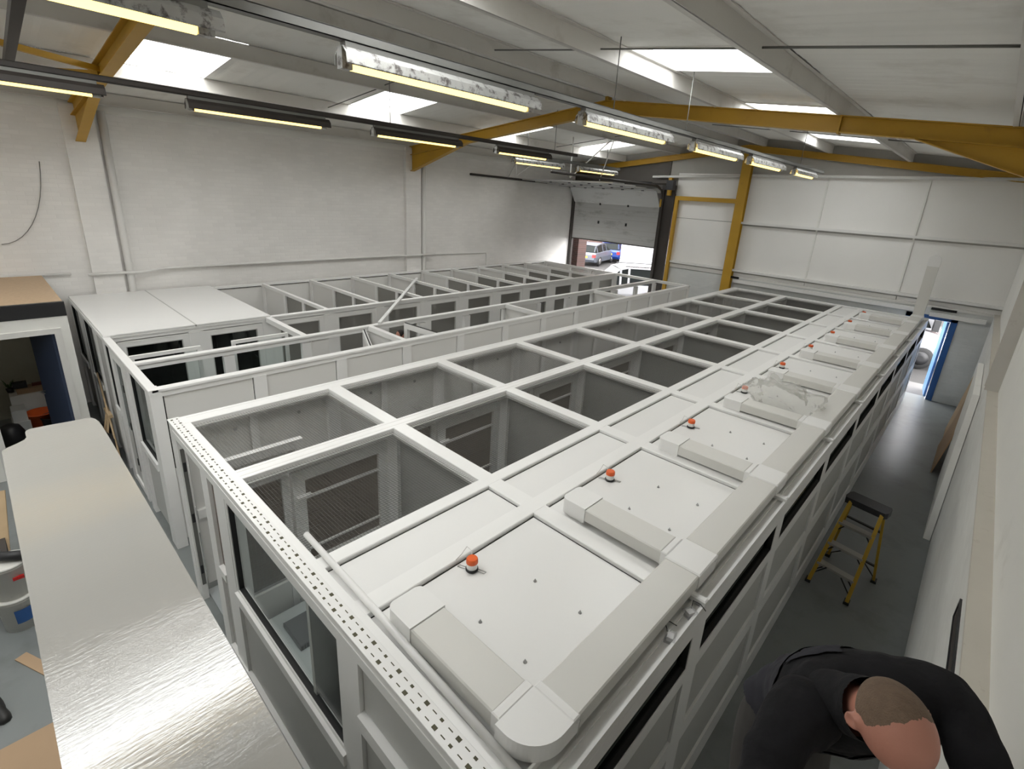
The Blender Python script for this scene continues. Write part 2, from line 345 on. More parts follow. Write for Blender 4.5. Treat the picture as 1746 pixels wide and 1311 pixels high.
# far wall
mb = MB(); mb.box(-8.15, -1.19, YF, YF+0.2, 0, 2.36); mb.box(-0.25, XRU+0.3, YF, YF+0.2, 0, 2.36); mb.box(-1.19, -0.25, YF, YF+0.2, 2.12, 2.36)
struct('wall_far', mb, 'wall_f', 'painted brick end wall')
wf = bpy.data.objects['wall_far']
for x0, x1 in ((-8.15, -5.95), (-5.95, -3.76), (-3.76, -1.55), (-1.55, 0.82)):
    for z0, z1 in ((2.37, 4.0), (4.0, 5.40)):
        B(x0+0.006, x1-0.006, YF+0.05, YF+0.12, z0+0.006, z1-0.006).build('panel', 'farboard', wf)
B(-8.15, XRU+0.3, YF+0.121, YF+0.2, 2.36, 5.40).build('backing', 'dark', wf)
mb = MB(); mb.poly3([(XL-0.3, YF+0.06, 4.74), (-8.15, YF+0.06, 4.74), (-8.15, YF+0.06, 5.40), (XRU+0.3, YF+0.06, 5.40), (XRU+0.3, YF+0.06, 5.7), (-6, YF+0.06, 6.6), (XL-0.3, YF+0.06, 5.85)], (0, 0.14, 0))
mb.build('gable', 'gable', wf)
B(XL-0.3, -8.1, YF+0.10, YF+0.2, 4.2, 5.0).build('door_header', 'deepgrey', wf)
MB().poly3([(XL, YF+0.02, 4.9), (-8.45, YF+0.02, 4.9), (-8.45, YF+0.02, 5.85), (XL, YF+0.02, 5.5)], (0, 0.035, 0)).build('gable_dark_area', 'deepgrey', wf)  # darker overlay on the upper left of the gable
for x in (-3.76, -1.55):
    B(x-0.02, x+0.02, YF+0.01, YF+0.05, 2.62, 5.36).build('cover_strip', 'plaster', wf)
for z, x0 in ((4.0, -5.85), (2.57, -8.0)):
    B(x0, XRU, YF-0.07, YF+0.05, z-0.03, z+0.035).build('sheeting_rail', 'ductwhite', wf)
    B(x0, XRU, YF+0.035, YF+0.052, z-0.075, z-0.03).build('rail_shadow_strip', 'gable', wf)  # grey strip painted in as the rail's shadow line
# low white trunking and shelf under the sheeting
mb = MB(); mb.box(-5.75, -1.02, YF-0.09, YF, 2.20, 2.30); mb.box(-0.78, 0.30, YF-0.09, YF, 2.14, 2.24)
mb.build('skirting_trunking', 'ductwhite', wf)
mb = MB(); mb.box(-5.75, XR, YF-0.02, YF+0.05, 2.34, 2.40); mb.build('ledge', 'white', wf)
mb = MB(); mb.box(-6.0, -5.6, YF-0.03, YF, 2.32, 2.38); mb.box(-0.78, -0.28, YF-0.03, YF, 2.30, 2.36); mb.build('slot', 'gasket', wf)

# ---------------------------------------------------------------- steel portal frames
def ibeam(mb, p, q, depth, width, tf=0.014):
    p, q = Vector(p), Vector(q); d = (q-p).normalized(); sd = Vector((0, 1, 0)); uu = d.cross(sd).normalized()
    if uu.z < 0: uu = -uu
    top = uu*(-tf/2); bot = uu*(-depth+tf/2); mid = uu*(-depth/2)
    for off, w, h in ((top, width, tf), (bot, width, tf), (mid, 0.012, depth-tf)):
        mb.beam(p+off, q+off, w, h, uu)
def frame(y, label, gable=False):
    t = thing('portal_frame', (-6, y, 0), label, 'steel frame', 'yellow roof frames')
    dep = 0.22 if not gable else 0.17; apex = (-6.0, y, zr(-6))
    xl = XL+0.05
    for xe in (xl, XRU-0.02):
        mb = MB(); ibeam(mb, (xe, y, zr(xe)), apex, dep, 0.14); mb.build('rafter', 'yellow', t)
        if not gable:
            sgn = 1 if xe < -6 else -1; L = 2.3 if xe < -6 else 1.6; hd = 0.42
            a = Vector((xe, y, zr(xe)-dep)); b = Vector((xe+sgn*L, y, zr(xe+sgn*L)-dep)); c = Vector((xe, y, zr(xe)-dep-hd))
            mb = MB(); mb.poly3([a-Vector((0, .006, 0)), b-Vector((0, .006, 0)), c-Vector((0, .006, 0))], (0, 0.012, 0))
            mb.beam(c, b, 0.14, 0.014, (0, 0, 1)); mb.build('haunch', 'yellow', t)
    if not gable:
        for x in (-2.03,):
            B(x-0.012, x+0.012, y-0.075, y+0.075, zr(x)-dep-0.02, zr(x)+0.12).build('splice_plate', 'yellow', t)
        B(-6.03, -5.97, y-0.07, y+0.07, zr(-6)-0.02, zr(-6)+0.06).build('cleat', 'yellow', t)
        if y < 5: return t
        mb = MB(); mb.box(XR-0.04, XRU+0.01, y-0.11, y-0.098, 2.402, 5.42); mb.box(XR-0.04, XRU+0.01, y+0.098, y+0.11, 2.402, 5.42); mb.box(XR+0.0, XR+0.014, y-0.10, y+0.10, 2.402, 5.42)
        mb.build('column', 'colpaint', t, label='cream painted steel column on the ledge')
    return t
frame(8.66, 'mustard yellow steel roof frame spanning the hall above the mesh tops')
f1 = frame(1.66, 'mustard yellow steel roof frame carrying two diagonal braces')
mb = MB(); mb.beam((-9.6, 1.64, 5.72), (-9.1, 0.3, 5.80), 0.07, 0.07); mb.build('brace', 'yellow', f1)
mb = MB(); mb.beam((-9.6, 1.64, 5.66), (-10.5, 0.35, 5.60), 0.07, 0.07); mb.build('brace', 'yellow', f1)
mb = MB(); mb.beam((-6.6, 1.72, 6.0), (-6.6, 2.1, 6.02), 0.11, 0.012); mb.build('cleat', 'yellow', f1)
tg = frame(YF-0.06, 'mustard yellow rafters along the grey end gable', True)
# post with cross beam and door post against the far wall
t = thing('wind_post', (-5.95, YF-0.1, 0), 'tall mustard yellow steel post on the end wall', 'steel post')
mb = MB()
for yy in (YF-0.17, YF-0.01): mb.box(-6.08, -5.80, yy-0.006, yy+0.006, 0, 5.98)
mb.box(-5.95, -5.93, YF-0.17, YF-0.01, 0, 5.98); mb.build('post', 'yellow', t)
B(-8.08, -6.08, YF-0.12, YF-0.02, 4.55, 4.68).build('cross_beam', 'yellow', t)
B(-8.08, -7.97, YF-0.12, YF-0.02, 0, 4.55).build('door_post', 'yellow', t)
B(-8.40, -8.28, YF-0.12, YF-0.02, 4.68, 5.25).build('stub', 'yellow', t)

# ---------------------------------------------------------------- purlins and tie rods
PUR = [-12.2, -10.2, -8.2, -6.39, -5.55, -3.82, -2.02, -0.15]
for x in PUR:
    z = zr(x); s = 1 if x < -6 else -1
    mb = MB(); mb.box(x-0.008, x+0.008, YB, YF, z+0.0, z+0.205); mb.box(min(x, x+s*0.06), max(x, x+s*0.06), YB, YF, z, z+0.012); mb.box(min(x, x-s*0.06), max(x, x-s*0.06), YB, YF, z+0.193, z+0.205)
    o = mb.build('purlin', 'purlin'); tag(o, 'painted steel roof purlin, %s from the block wall' % ['first', 'second', 'third', 'fourth', 'fifth', 'sixth', 'seventh', 'eighth'][PUR.index(x)], 'purlin', 'roof purlins')
for y in (5.25, 12.3):
    for a, b in ((-10.2, -8.2), (-8.2, -6.39), (-5.55, -3.82), (-3.82, -2.02), (-2.02, -0.15)):
        o = MB().tube([(a, y, zr(a)+0.09), (b, y+0.03, zr(b)+0.09)], 0.011 if a > -2.1 else 0.009, 6).build('tie_rod', 'trunk')
        tag(o, 'thin tie rod starting at the %s purlin from the block wall, %s the middle frame' % (['first', 'second', 'third', 'fourth', 'fifth', 'sixth', 'seventh'][PUR.index(a)], 'before' if y < 8 else 'beyond'), 'tie rod', 'roof tie rods')

# ---------------------------------------------------------------- light rows
def light(x, y0, y1, z, label, group, rm='refl'):
    t = thing('fluorescent_light', (x, (y0+y1)/2, z), label, 'light', group)
    mb = MB()      # inverted trough reflector
    prof = [(-0.085, 0.0), (-0.075, 0.06), (-0.03, 0.105), (0.03, 0.105), (0.075, 0.06), (0.085, 0.0)]
    vs = []; fs = []
    for yy in (y0-0.02, y1+0.06):
        for k, (a, b) in enumerate(prof): vs.append((x+a, yy, z+b))
        for k, (a, b) in enumerate(prof): vs.append((x+a*0.94, yy, z+b-0.008))
    n = 6
    for k in range(n-1):
        fs.append((k, k+1, 12+k+1, 12+k)); fs.append((6+k, 12+6+k, 12+6+k+1, 6+k+1))
    fs += [(0, 12, 18, 6), (5, 11, 23, 17)]
    for e in (0, 12):
        for k in range(n-1): fs.append((e+k, e+6+k, e+6+k+1, e+k+1))
    mb.add(vs, fs); mb.build('reflector', rm, t)
    MB().tube([(x-0.02, y0+0.05, z), (x-0.02, y1-0.05, z)], 0.030, 10).build('tube', 'tube', t)
    B(x-0.05, x+0.02, y0-0.02, y0+0.055, z-0.03, z+0.10).build('lamp_holder', 'refl', t); B(x-0.05, x+0.02, y1-0.055, y1+0.02, z-0.03, z+0.10).build('lamp_holder', 'refl', t)
    B(x-0.035, x+0.035, y0, y1, z+0.095, z+0.135).build('batten', 'trunk', t)
    return t
def trunking(x, y0, y1, z, label, rods, m='trunk'):
    t = thing('lighting_trunking', (x, (y0+y1)/2, z), label, 'trunking')
    mb = MB(); mb.box(x-0.04, x+0.04, y0, y1, z+0.055, z+0.062); mb.box(x-0.04, x-0.034, y0, y1, z, z+0.06); mb.box(x+0.034, x+0.04, y0, y1, z, z+0.06); mb.box(x-0.04, x+0.04, y0, y1, z, z+0.006)
    mb.build('channel', m, t)
    for y in rods: MB().tube([(x, y, z+0.05), (x, y, zs(x, y)-0.02)], 0.006, 6).build('hanger_rod', 'trunk', t)
    return t
XA, XB_, ZL = -7.67, -3.52, 5.20
trunking(XA, YB+0.1, 10.0, ZL+0.135, 'dark steel trunking carrying the light row nearer the block wall', (-2.0, 0.2, 5.0, 9.2), 'dark')
trunking(XB_, YB+0.1, 14.4, ZL+0.135, 'grey steel trunking carrying the light row above the mesh tops', (-2.0, 0.9, 5.2, 7.0, 12.5))
for k, (a, b) in enumerate(((-3.1, -1.35), (-0.5, 1.27), (2.14, 3.88), (4.70, 6.42), (7.42, 8.98))):
    light(XA, a, b, ZL, '%s fluorescent light from the far end of the dark trunking near the block wall' % ('last', 'fourth', 'third', 'second', 'first')[k], 'lights on the dark trunking', 'dark')  # reflectors coloured dark to imitate their backlit outer side
for k, (a, b) in enumerate(((-3.3, -1.5), (-0.7, 1.13), (1.94, 3.83), (4.64, 6.5), (7.3, 9.0), (9.56, 11.3), (12.2, 13.7))):
    light(XB_, a, b, ZL, '%s fluorescent light from the end-wall end of the grey trunking' % ('last', 'sixth', 'fifth', 'fourth', 'third', 'second', 'first')[k], 'lights on the grey trunking')
for a, b in ((9.15, 10.95), (11.7, 13.5)):
    light(-8.85, a, b, 5.15, 'fluorescent light on the short trunking, %s the raised sectional door' % ('over' if a > 11 else 'further from'), 'lights near the sectional door')
trunking(-8.85, 8.9, 13.7, 5.285, 'short steel trunking by the raised sectional door', (9.6, 13.0))
o = MB().beam((-6.4, 0.66, 5.78), (-10.3, 0.78, 5.64), 0.09, 0.09).build('roof_strut', 'dark'); tag(o, 'dark steel strut crossing under the roof beside the yellow braces', 'strut')

# ---------------------------------------------------------------- pipes on the left wall
def pipe(name, pts, r, label, cat='pipe', m='white'):
    o = MB().tube(pts, r, 10).build(name, m); return tag(o, label, cat)
pipe('downpipe', [(XL+0.07, 2.02, 0), (XL+0.07, 2.02, 5.4)], 0.062, 'white painted downpipe beside the pier at the lidded bays')
pipe('downpipe', [(XL+0.07, 9.06, 0), (XL+0.07, 9.06, 5.4)], 0.062, 'white painted downpipe beside the pier nearer the sectional door')
pipe('wall_pipe', [(XL+0.14, 1.38, 2.53), (XL+0.14, 2.25, 2.53), (XL+0.06, 2.6, 2.57), (XL+0.06, 8.2, 2.57), (XL+0.15, 8.45, 2.57), (XL+0.15, 9.4, 2.57)], 0.028, 'white painted pipe running level along the block wall')
pipe('conduit', [(XL+0.03, 9.1, 2.55), (XL+0.03, 11.6, 2.52), (XL+0.03, 11.63, 2.45), (XL+0.03, 11.65, 1.4)], 0.014, 'thin white conduit turning down the block wall')
pipe('wall_pipe', [(XL+0.04, -2.0, 2.56), (XL+0.04, 1.15, 2.55)], 0.022, 'white pipe stub above the plywood-topped office')
pipe('loose_cable', [(XL+0.02, 0.35+0.8*math.sin(a)*0.9, 3.1+1.6*(1-math.cos(a))) for a in [i*0.13 for i in range(12)]], 0.006, 'thin dark cable curving down the block wall', 'cable', 'trunk')
pipe('wall_pipe', [(-9.0, YF-0.1, 5.25), (-6.1, YF-0.1, 5.33)], 0.04, 'white pipe high on the end wall left of the yellow post')
pipe('wall_pipe', [(-5.75, YF-0.1, 5.36), (XRU, YF-0.1, 5.40)], 0.04, 'white pipe high on the end wall right of the yellow post')

# ---------------------------------------------------------------- sectional overhead door
t = thing('door_2', (-10.4, YF, 0), 'grey sectional overhead door half raised on dark tracks', 'door'); t['kind'] = 'structure'
DX0, DX1 = -12.22, -8.62
for z0, z1 in ((2.95, 3.61), (3.61, 4.27)):
    s = B(DX0, DX1, YF-0.06, YF-0.02, z0-0.004, z1+0.004).build('door_section', 'door_s', t)
    for k in (1, 2, 3):
        zz = z0+(z1-z0)*k/4; B(DX0, DX1, YF-0.064, YF-0.06, zz-0.004, zz+0.004).build('rib', 'gable', s)
    for fx in (0.33, 0.66):
        B(DX0+(DX1-DX0)*fx-0.03, DX0+(DX1-DX0)*fx+0.03, YF-0.085, YF-0.06, z1-0.05, z1+0.05).build('hinge', 'black', s)
B(DX0, DX1, YF-0.075, YF-0.015, 2.92, 2.955).build('bottom_seal', 'dark', t)
mb = MB(); mb.beam(((DX0+DX1)/2, YF-0.05, 4.28), ((DX0+DX1)/2, YF-0.42, 4.80), DX1-DX0, 0.04, (0, 0, 1)); mb.build('door_section', 'door_s', t)
for k in range(4):
    y1 = YF-0.45-k*0.66
    s = B(DX0, DX1, y1-0.65, y1, 4.80+k*0.03, 4.84+k*0.03).build('door_section', 'door_s', t)
    for fx in (0.2, 0.42, 0.64, 0.86): B(DX0+(DX1-DX0)*fx-0.04, DX0+(DX1-DX0)*fx+0.04, y1-0.03, y1+0.03, 4.775+k*0.03, 4.80+k*0.03).build('hinge', 'black', s)
for x, a, b, z in ((DX0-0.06, 10.8, YF-0.35, 4.86), (DX1+0.06, 10.2, YF-0.35, 4.95)):
    MB().tube([(x, a, z+0.06), (x, b-0.2, z), (x, b+0.15, z-0.12), (x, YF-0.06, z-0.45), (x, YF-0.06, 0)], 0.035, 6).build('track', 'dark', t)
mb = MB(); mb.box(DX1-0.02, DX1+0.46, YF-0.03, YF+0.03, 0, 5.0); mb.box(DX1+0.02, DX1+0.12, YF-0.12, YF-0.03, 0, 4.85); mb.build('jamb', 'dark', t)
B(XL-0.1, DX0+0.02, YF-0.08, YF+0.02, 0, 4.85).build('jamb', 'dark', t)
MB().tube([(DX0, YF-0.3, 5.02), (DX1+0.4, YF-0.3, 5.02)], 0.03, 8).build('spring_shaft', 'dark', t)
MB().tube([(-9.6, YF-0.3, 5.02), (-8.9, YF-0.3, 5.02)], 0.06, 10).build('spring', 'black', t)
B(DX1+0.28, DX1+0.52, YF-0.36, YF-0.16, 4.85, 5.15).build('motor', 'black', t)
B(DX1+0.02, DX1+0.07, YF-0.14, YF-0.10, 4.3, 4.55).build('warning_plate', 'yellow', t)
for x in (-11.3, -9.2):
    MB().tube([(x, 11.8, 4.95), (x, 11.8, zs(x, 11.8)-0.05)], 0.02, 6).build('hanger', 'white', t)
    MB().tube([(x, 11.8, 4.95), (x+0.7, 12.6, zs(x, 11.8)-0.05)], 0.014, 6).build('hanger', 'white', t)
for x in (DX0, DX1): MB().tube([(x, 12.4, 4.93), (x+0.02, 12.9, zs(x, 12)-0.05)], 0.014, 6).build('hanger', 'white', t)
B(-12.33, -12.05, YF+0.2, YF+0.75, 0, 4.9).build('brick_reveal', 'brick', t)

# blue personnel door
t = thing('door_1', (-0.72, YF, 0), 'blue painted personnel doorway standing open to the yard', 'door'); t['kind'] = 'structure'
mb = MB(); mb.box(-0.33, -0.20, YF-0.02, YF+0.06, 0, 2.16); mb.build('jamb', 'blue', t)
B(-1.25, -1.12, YF-0.02, YF+0.06, 0, 2.16).build('jamb', 'blue', t)
B(-1.25, -0.20, YF-0.02, YF+0.06, 2.06, 2.16).build('head', 'blue', t)
mb = MB(); mb.beam((-0.37, YF+0.08, 1.04), (-0.46, YF+0.92, 1.04), 0.045, 2.0); lf = mb.build('door_leaf', mat('lit_blue_door', (0.16, 0.34, 0.66), rough=0.4), t)  # leaf painted paler than the jamb to imitate daylight falling on it
mb = MB(); mb.tube([(-0.41, YF+0.85, 1.02), (-0.33, YF+0.84, 1.02), (-0.33, YF+0.72, 1.02)], 0.012, 8); mb.build('lever_handle', 'steel', lf)

# ---------------------------------------------------------------- yard: building and vehicles
o = B(-60, 2, 37.0, 37.5, -0.02, 9).build('brick_building', 'brick'); tag(o, 'red brick building across the yard', 'building')
def vehicle(name, loc, rz, paint, label, kind='estate', group=None):
    t = thing(name, loc, label, 'car' if kind != 'van' else 'van', group, rz)
    # stations along the length: x, z low, z belt, half width
    if kind == 'van':
        Ls, Wd, Hb, Hr = 5.2, 1.0, 1.25, 2.45
        low = [(-2.6, .45, 1.2, .92), (-2.5, .32, 1.25, .98), (0, .3, 1.25, 1.0), (1.6, .3, 1.2, 1.0), (2.3, .32, 1.05, .96), (2.6, .42, .85, .85)]
        top = [(-2.58, 2.3, .90), (-2.5, 2.42, .92), (0.8, 2.45, .92), (1.2, 2.35, .86), (2.05, 1.22, .84)]
    elif kind == 'suv':
        low = [(-2.3, .55, 1.0, .82), (-2.15, .40, 1.08, .90), (0, .38, 1.08, .92), (1.2, .38, 1.05, .92), (2.0, .42, .98, .88), (2.3, .5, .80, .78)]
        top = [(-2.15, 1.62, .70), (-1.9, 1.74, .72), (0.2, 1.78, .72), (0.55, 1.70, .70), (1.25, 1.06, .74)]
    else:
        low = [(-2.3, .45, .78, .76), (-2.15, .28, .92, .84), (0, .26, .94, .88), (1.1, .26, .92, .88), (2.0, .30, .78, .82), (2.3, .40, .62, .70)]
        top = [(-2.10, .96, .70), (-1.75, 1.34, .62), (-0.6, 1.45, .62), (0.25, 1.40, .60), (1.15, .93, .70)]
    mb = MB(); vs = []; fs = []
    for x, zl, zb, hw in low:
        vs += [(x, -hw*.94, zl), (x, -hw, (zl+zb)/2), (x, -hw*.97, zb-0.03), (x, -hw*.88, zb), (x, hw*.88, zb), (x, hw*.97, zb-0.03), (x, hw, (zl+zb)/2), (x, hw*.94, zl)]
    for i in range(len(low)-1):
        for k in range(8): fs.append((i*8+k, i*8+(k+1) % 8, (i+1)*8+(k+1) % 8, (i+1)*8+k))
    fs += [tuple(range(8)), tuple(reversed(range((len(low)-1)*8, len(low)*8)))]
    mb.add(vs, fs); mb.build('body', paint, t, local=True)
    belt = low[2][2]-0.02; bw = low[2][3]*.88
    # greenhouse in glass, roof and pillars in body paint
    mb = MB(); vs = []; fs = []
    for i, (x, z, hw) in enumerate(top):
        xb = x if i not in (0, len(top)-1) else x
        vs += [(xb, -bw, belt), (x, -hw, max(z, belt+.01)), (x, hw, max(z, belt+.01)), (xb, bw, belt)]
    for i in range(len(top)-1):
        for k in range(3): fs.append((i*4+k, i*4+k+1, (i+1)*4+k+1, (i+1)*4+k))
    fs += [(0, 1, 2, 3), tuple(reversed(range(len(top)*4-4, len(top)*4)))]
    mb.add(vs, fs); gh = mb.build('cabin', 'carglass' if kind != 'van' else paint, t, local=True)
    mb = MB(); vs = []; fs = []
    rt = top[1:4]
    for x, z, hw in rt: vs += [(x, -hw-.01, z-.03), (x, -hw, z+.015), (x, 0, z+.035), (x, hw, z+.015), (x, hw+.01, z-.03)]
    for i in range(2):
        for k in range(4): fs.append((i*5+k, i*5+k+1, i*5+6+k, i*5+5+k))
    mb.add(vs, fs); mb.build('roof', paint, t, local=True)
    if kind == 'van':
        for sy in (-1, 1):
            mb = MB(); mb.add([(0.75, sy*1.0, 1.3), (1.75, sy*.93, 1.3), (1.3, sy*.93, 2.15), (0.75, sy*.95, 2.2)], [(0, 1, 2, 3)]); mb.build('side_window', 'carglass', t, local=True)
            mb = MB(); mb.box(1.75, 1.9, min(sy*1.0, sy*1.2), max(sy*1.0, sy*1.2), 1.25, 1.6); mb.build('mirror', 'black', t, local=True)
        mb = MB(); mb.add([(1.24, -.82, 2.28), (1.24, .82, 2.28), (2.07, .78, 1.27), (2.07, -.78, 1.27)], [(0, 1, 2, 3)]); mb.build('windscreen', 'carglass', t, local=True)
    else:
        for sy in (-1, 1):
            for i in (1, 2, 3):
                x, z, hw = top[i]; mb = MB(); mb.beam((x, sy*(bw+.005), belt), (x, sy*(hw+.01), z-.01), 0.09, 0.03, (0, 1, 0)); mb.build('pillar', paint, t, local=True)
            MB().tube([(top[1][0], sy*top[1][2]*.95, top[1][1]+.06), (top[3][0]-.2, sy*top[3][2]*.95, top[2][1]+.05)], .018, 6).build('roof_bar', 'black' if kind == 'suv' else 'steel', t, local=True)
        mb = MB(); mb.beam((top[0][0]-.02, -.66, belt+.05), (top[1][0]-.03, -.6, top[1][1]-.04), 0.08, .03, (0, 1, 0)); mb.build('pillar', paint, t, local=True)
        mb = MB(); mb.beam((top[0][0]-.02, .66, belt+.05), (top[1][0]-.03, .6, top[1][1]-.04), 0.08, .03, (0, 1, 0)); mb.build('pillar', paint, t, local=True)
    R = 0.34 if kind != 'estate' else 0.32
    for wx in (low[1][0]+.75, low[-1][0]-.9):
        for sy in (-1, 1):
            y = sy*(low[2][3]-.10)
            w = MB().lathe((wx, y, R), [(R*.6, -.11), (R*.95, -.11), (R, -.08), (R, .08), (R*.95, .11), (R*.6, .11)], 24, 'y').build('wheel', 'rubber', t, local=True)
            MB().lathe((wx, y+sy*.02, R), [(R*.2, -.1), (R*.62, -.1), (R*.62, .1), (R*.2, .105)], 20, 'y').build('hub', 'steel' if kind != 'van' else 'black', w, local=True)
    xr = low[0][0]
    for sy in (-1, 1):
        zb = low[1][2]
        mb = MB(); mb.box(xr-.02, xr+.16, min(sy*.58, sy*.80), max(sy*.58, sy*.80), zb-.30, zb-.1); mb.build('tail_lamp', 'redlamp', t, local=True)
    B(xr-.03, xr+.01, -.26, .26, low[0][1]+.12, low[0][1]+.24).build('number_plate', 'plate', t, local=True)
    return t
vehicle('estate_car', (-21.0, 30.6, 0), math.radians(106), 'carsilver', 'silver estate car parked beside the blue hatchback in the yard')
vehicle('hatchback_car', (-21.75, 33.9, 0), math.radians(118), 'carblue', 'blue hatchback parked in the yard, rear facing the door')
vehicle('panel_van', (-13.6, 27.2, 0), math.radians(20), 'carwhite', 'tall white panel van parked behind the pale roof-barred car', 'van')
vehicle('roof_barred_car', (-11.3, 19.1, 0), math.radians(229), 'carwhite', 'pale car with roof bars right outside the sectional door', 'suv')
vehicle('panel_van', (-2.7, 20.0, 0), math.radians(12), 'carwhite', 'white van seen through the blue personnel doorway', 'van')
# ---------------------------------------------------------------- right pen block (roofed kennels)
K0, KP, KN = 1.015, 1.62, 9
KX0, KXL, KM0, KM1, KR0, KR1, KS0, KS1, KE, KX1 = -5.53, -5.34, -4.143, -3.977, -2.70, -2.58, -2.215, -2.075, -0.87, -0.74
ZB = 2.05
KEND = K0+KP*KN
def wires(x0, x1, y0, y1, z, p=0.026, w=0.0016):
    mb = MB()
    n = int((x1-x0)/p)
    for i in range(1, n): x = x0+(x1-x0)*i/n; mb.box(x-w/2, x+w/2, y0, y1, z-w/2, z+w/2)
    n = int((y1-y0)/p)
    for i in range(1, n): y = y0+(y1-y0)*i/n; mb.box(x0, x1, y-w/2, y+w/2, z+w/2, z+w*1.5)
    return mb
def wires_yz(x, y0, y1, z0, z1, p=0.03, w=0.0019):
    mb = MB(); n = int((y1-y0)/p)
    for i in range(1, n): y = y0+(y1-y0)*i/n; mb.box(x-w/2, x+w/2, y-w/2, y+w/2, z0, z1)
    n = int((z1-z0)/p)
    for i in range(1, n): z = z0+(z1-z0)*i/n; mb.box(x+w/2, x+w*1.5, y0, y1, z-w/2, z+w/2)
    return mb
def frame_yz(mb, x0, x1, y0, y1, z0, z1, w):
    mb.box(x0, x1, y0, y0+w, z0, z1); mb.box(x0, x1, y1-w, y1, z0, z1); mb.box(x0, x1, y0+w, y1-w, z0, z0+w); mb.box(x0, x1, y0+w, y1-w, z1-w, z1); return mb
def frame_xz(mb, y0, y1, x0, x1, z0, z1, w):
    mb.box(x0, x0+w, y0, y1, z0, z1); mb.box(x1-w, x1, y0, y1, z0, z1); mb.box(x0+w, x1-w, y0, y1, z0, z0+w); mb.box(x0+w, x1-w, y0, y1, z1-w, z1); return mb

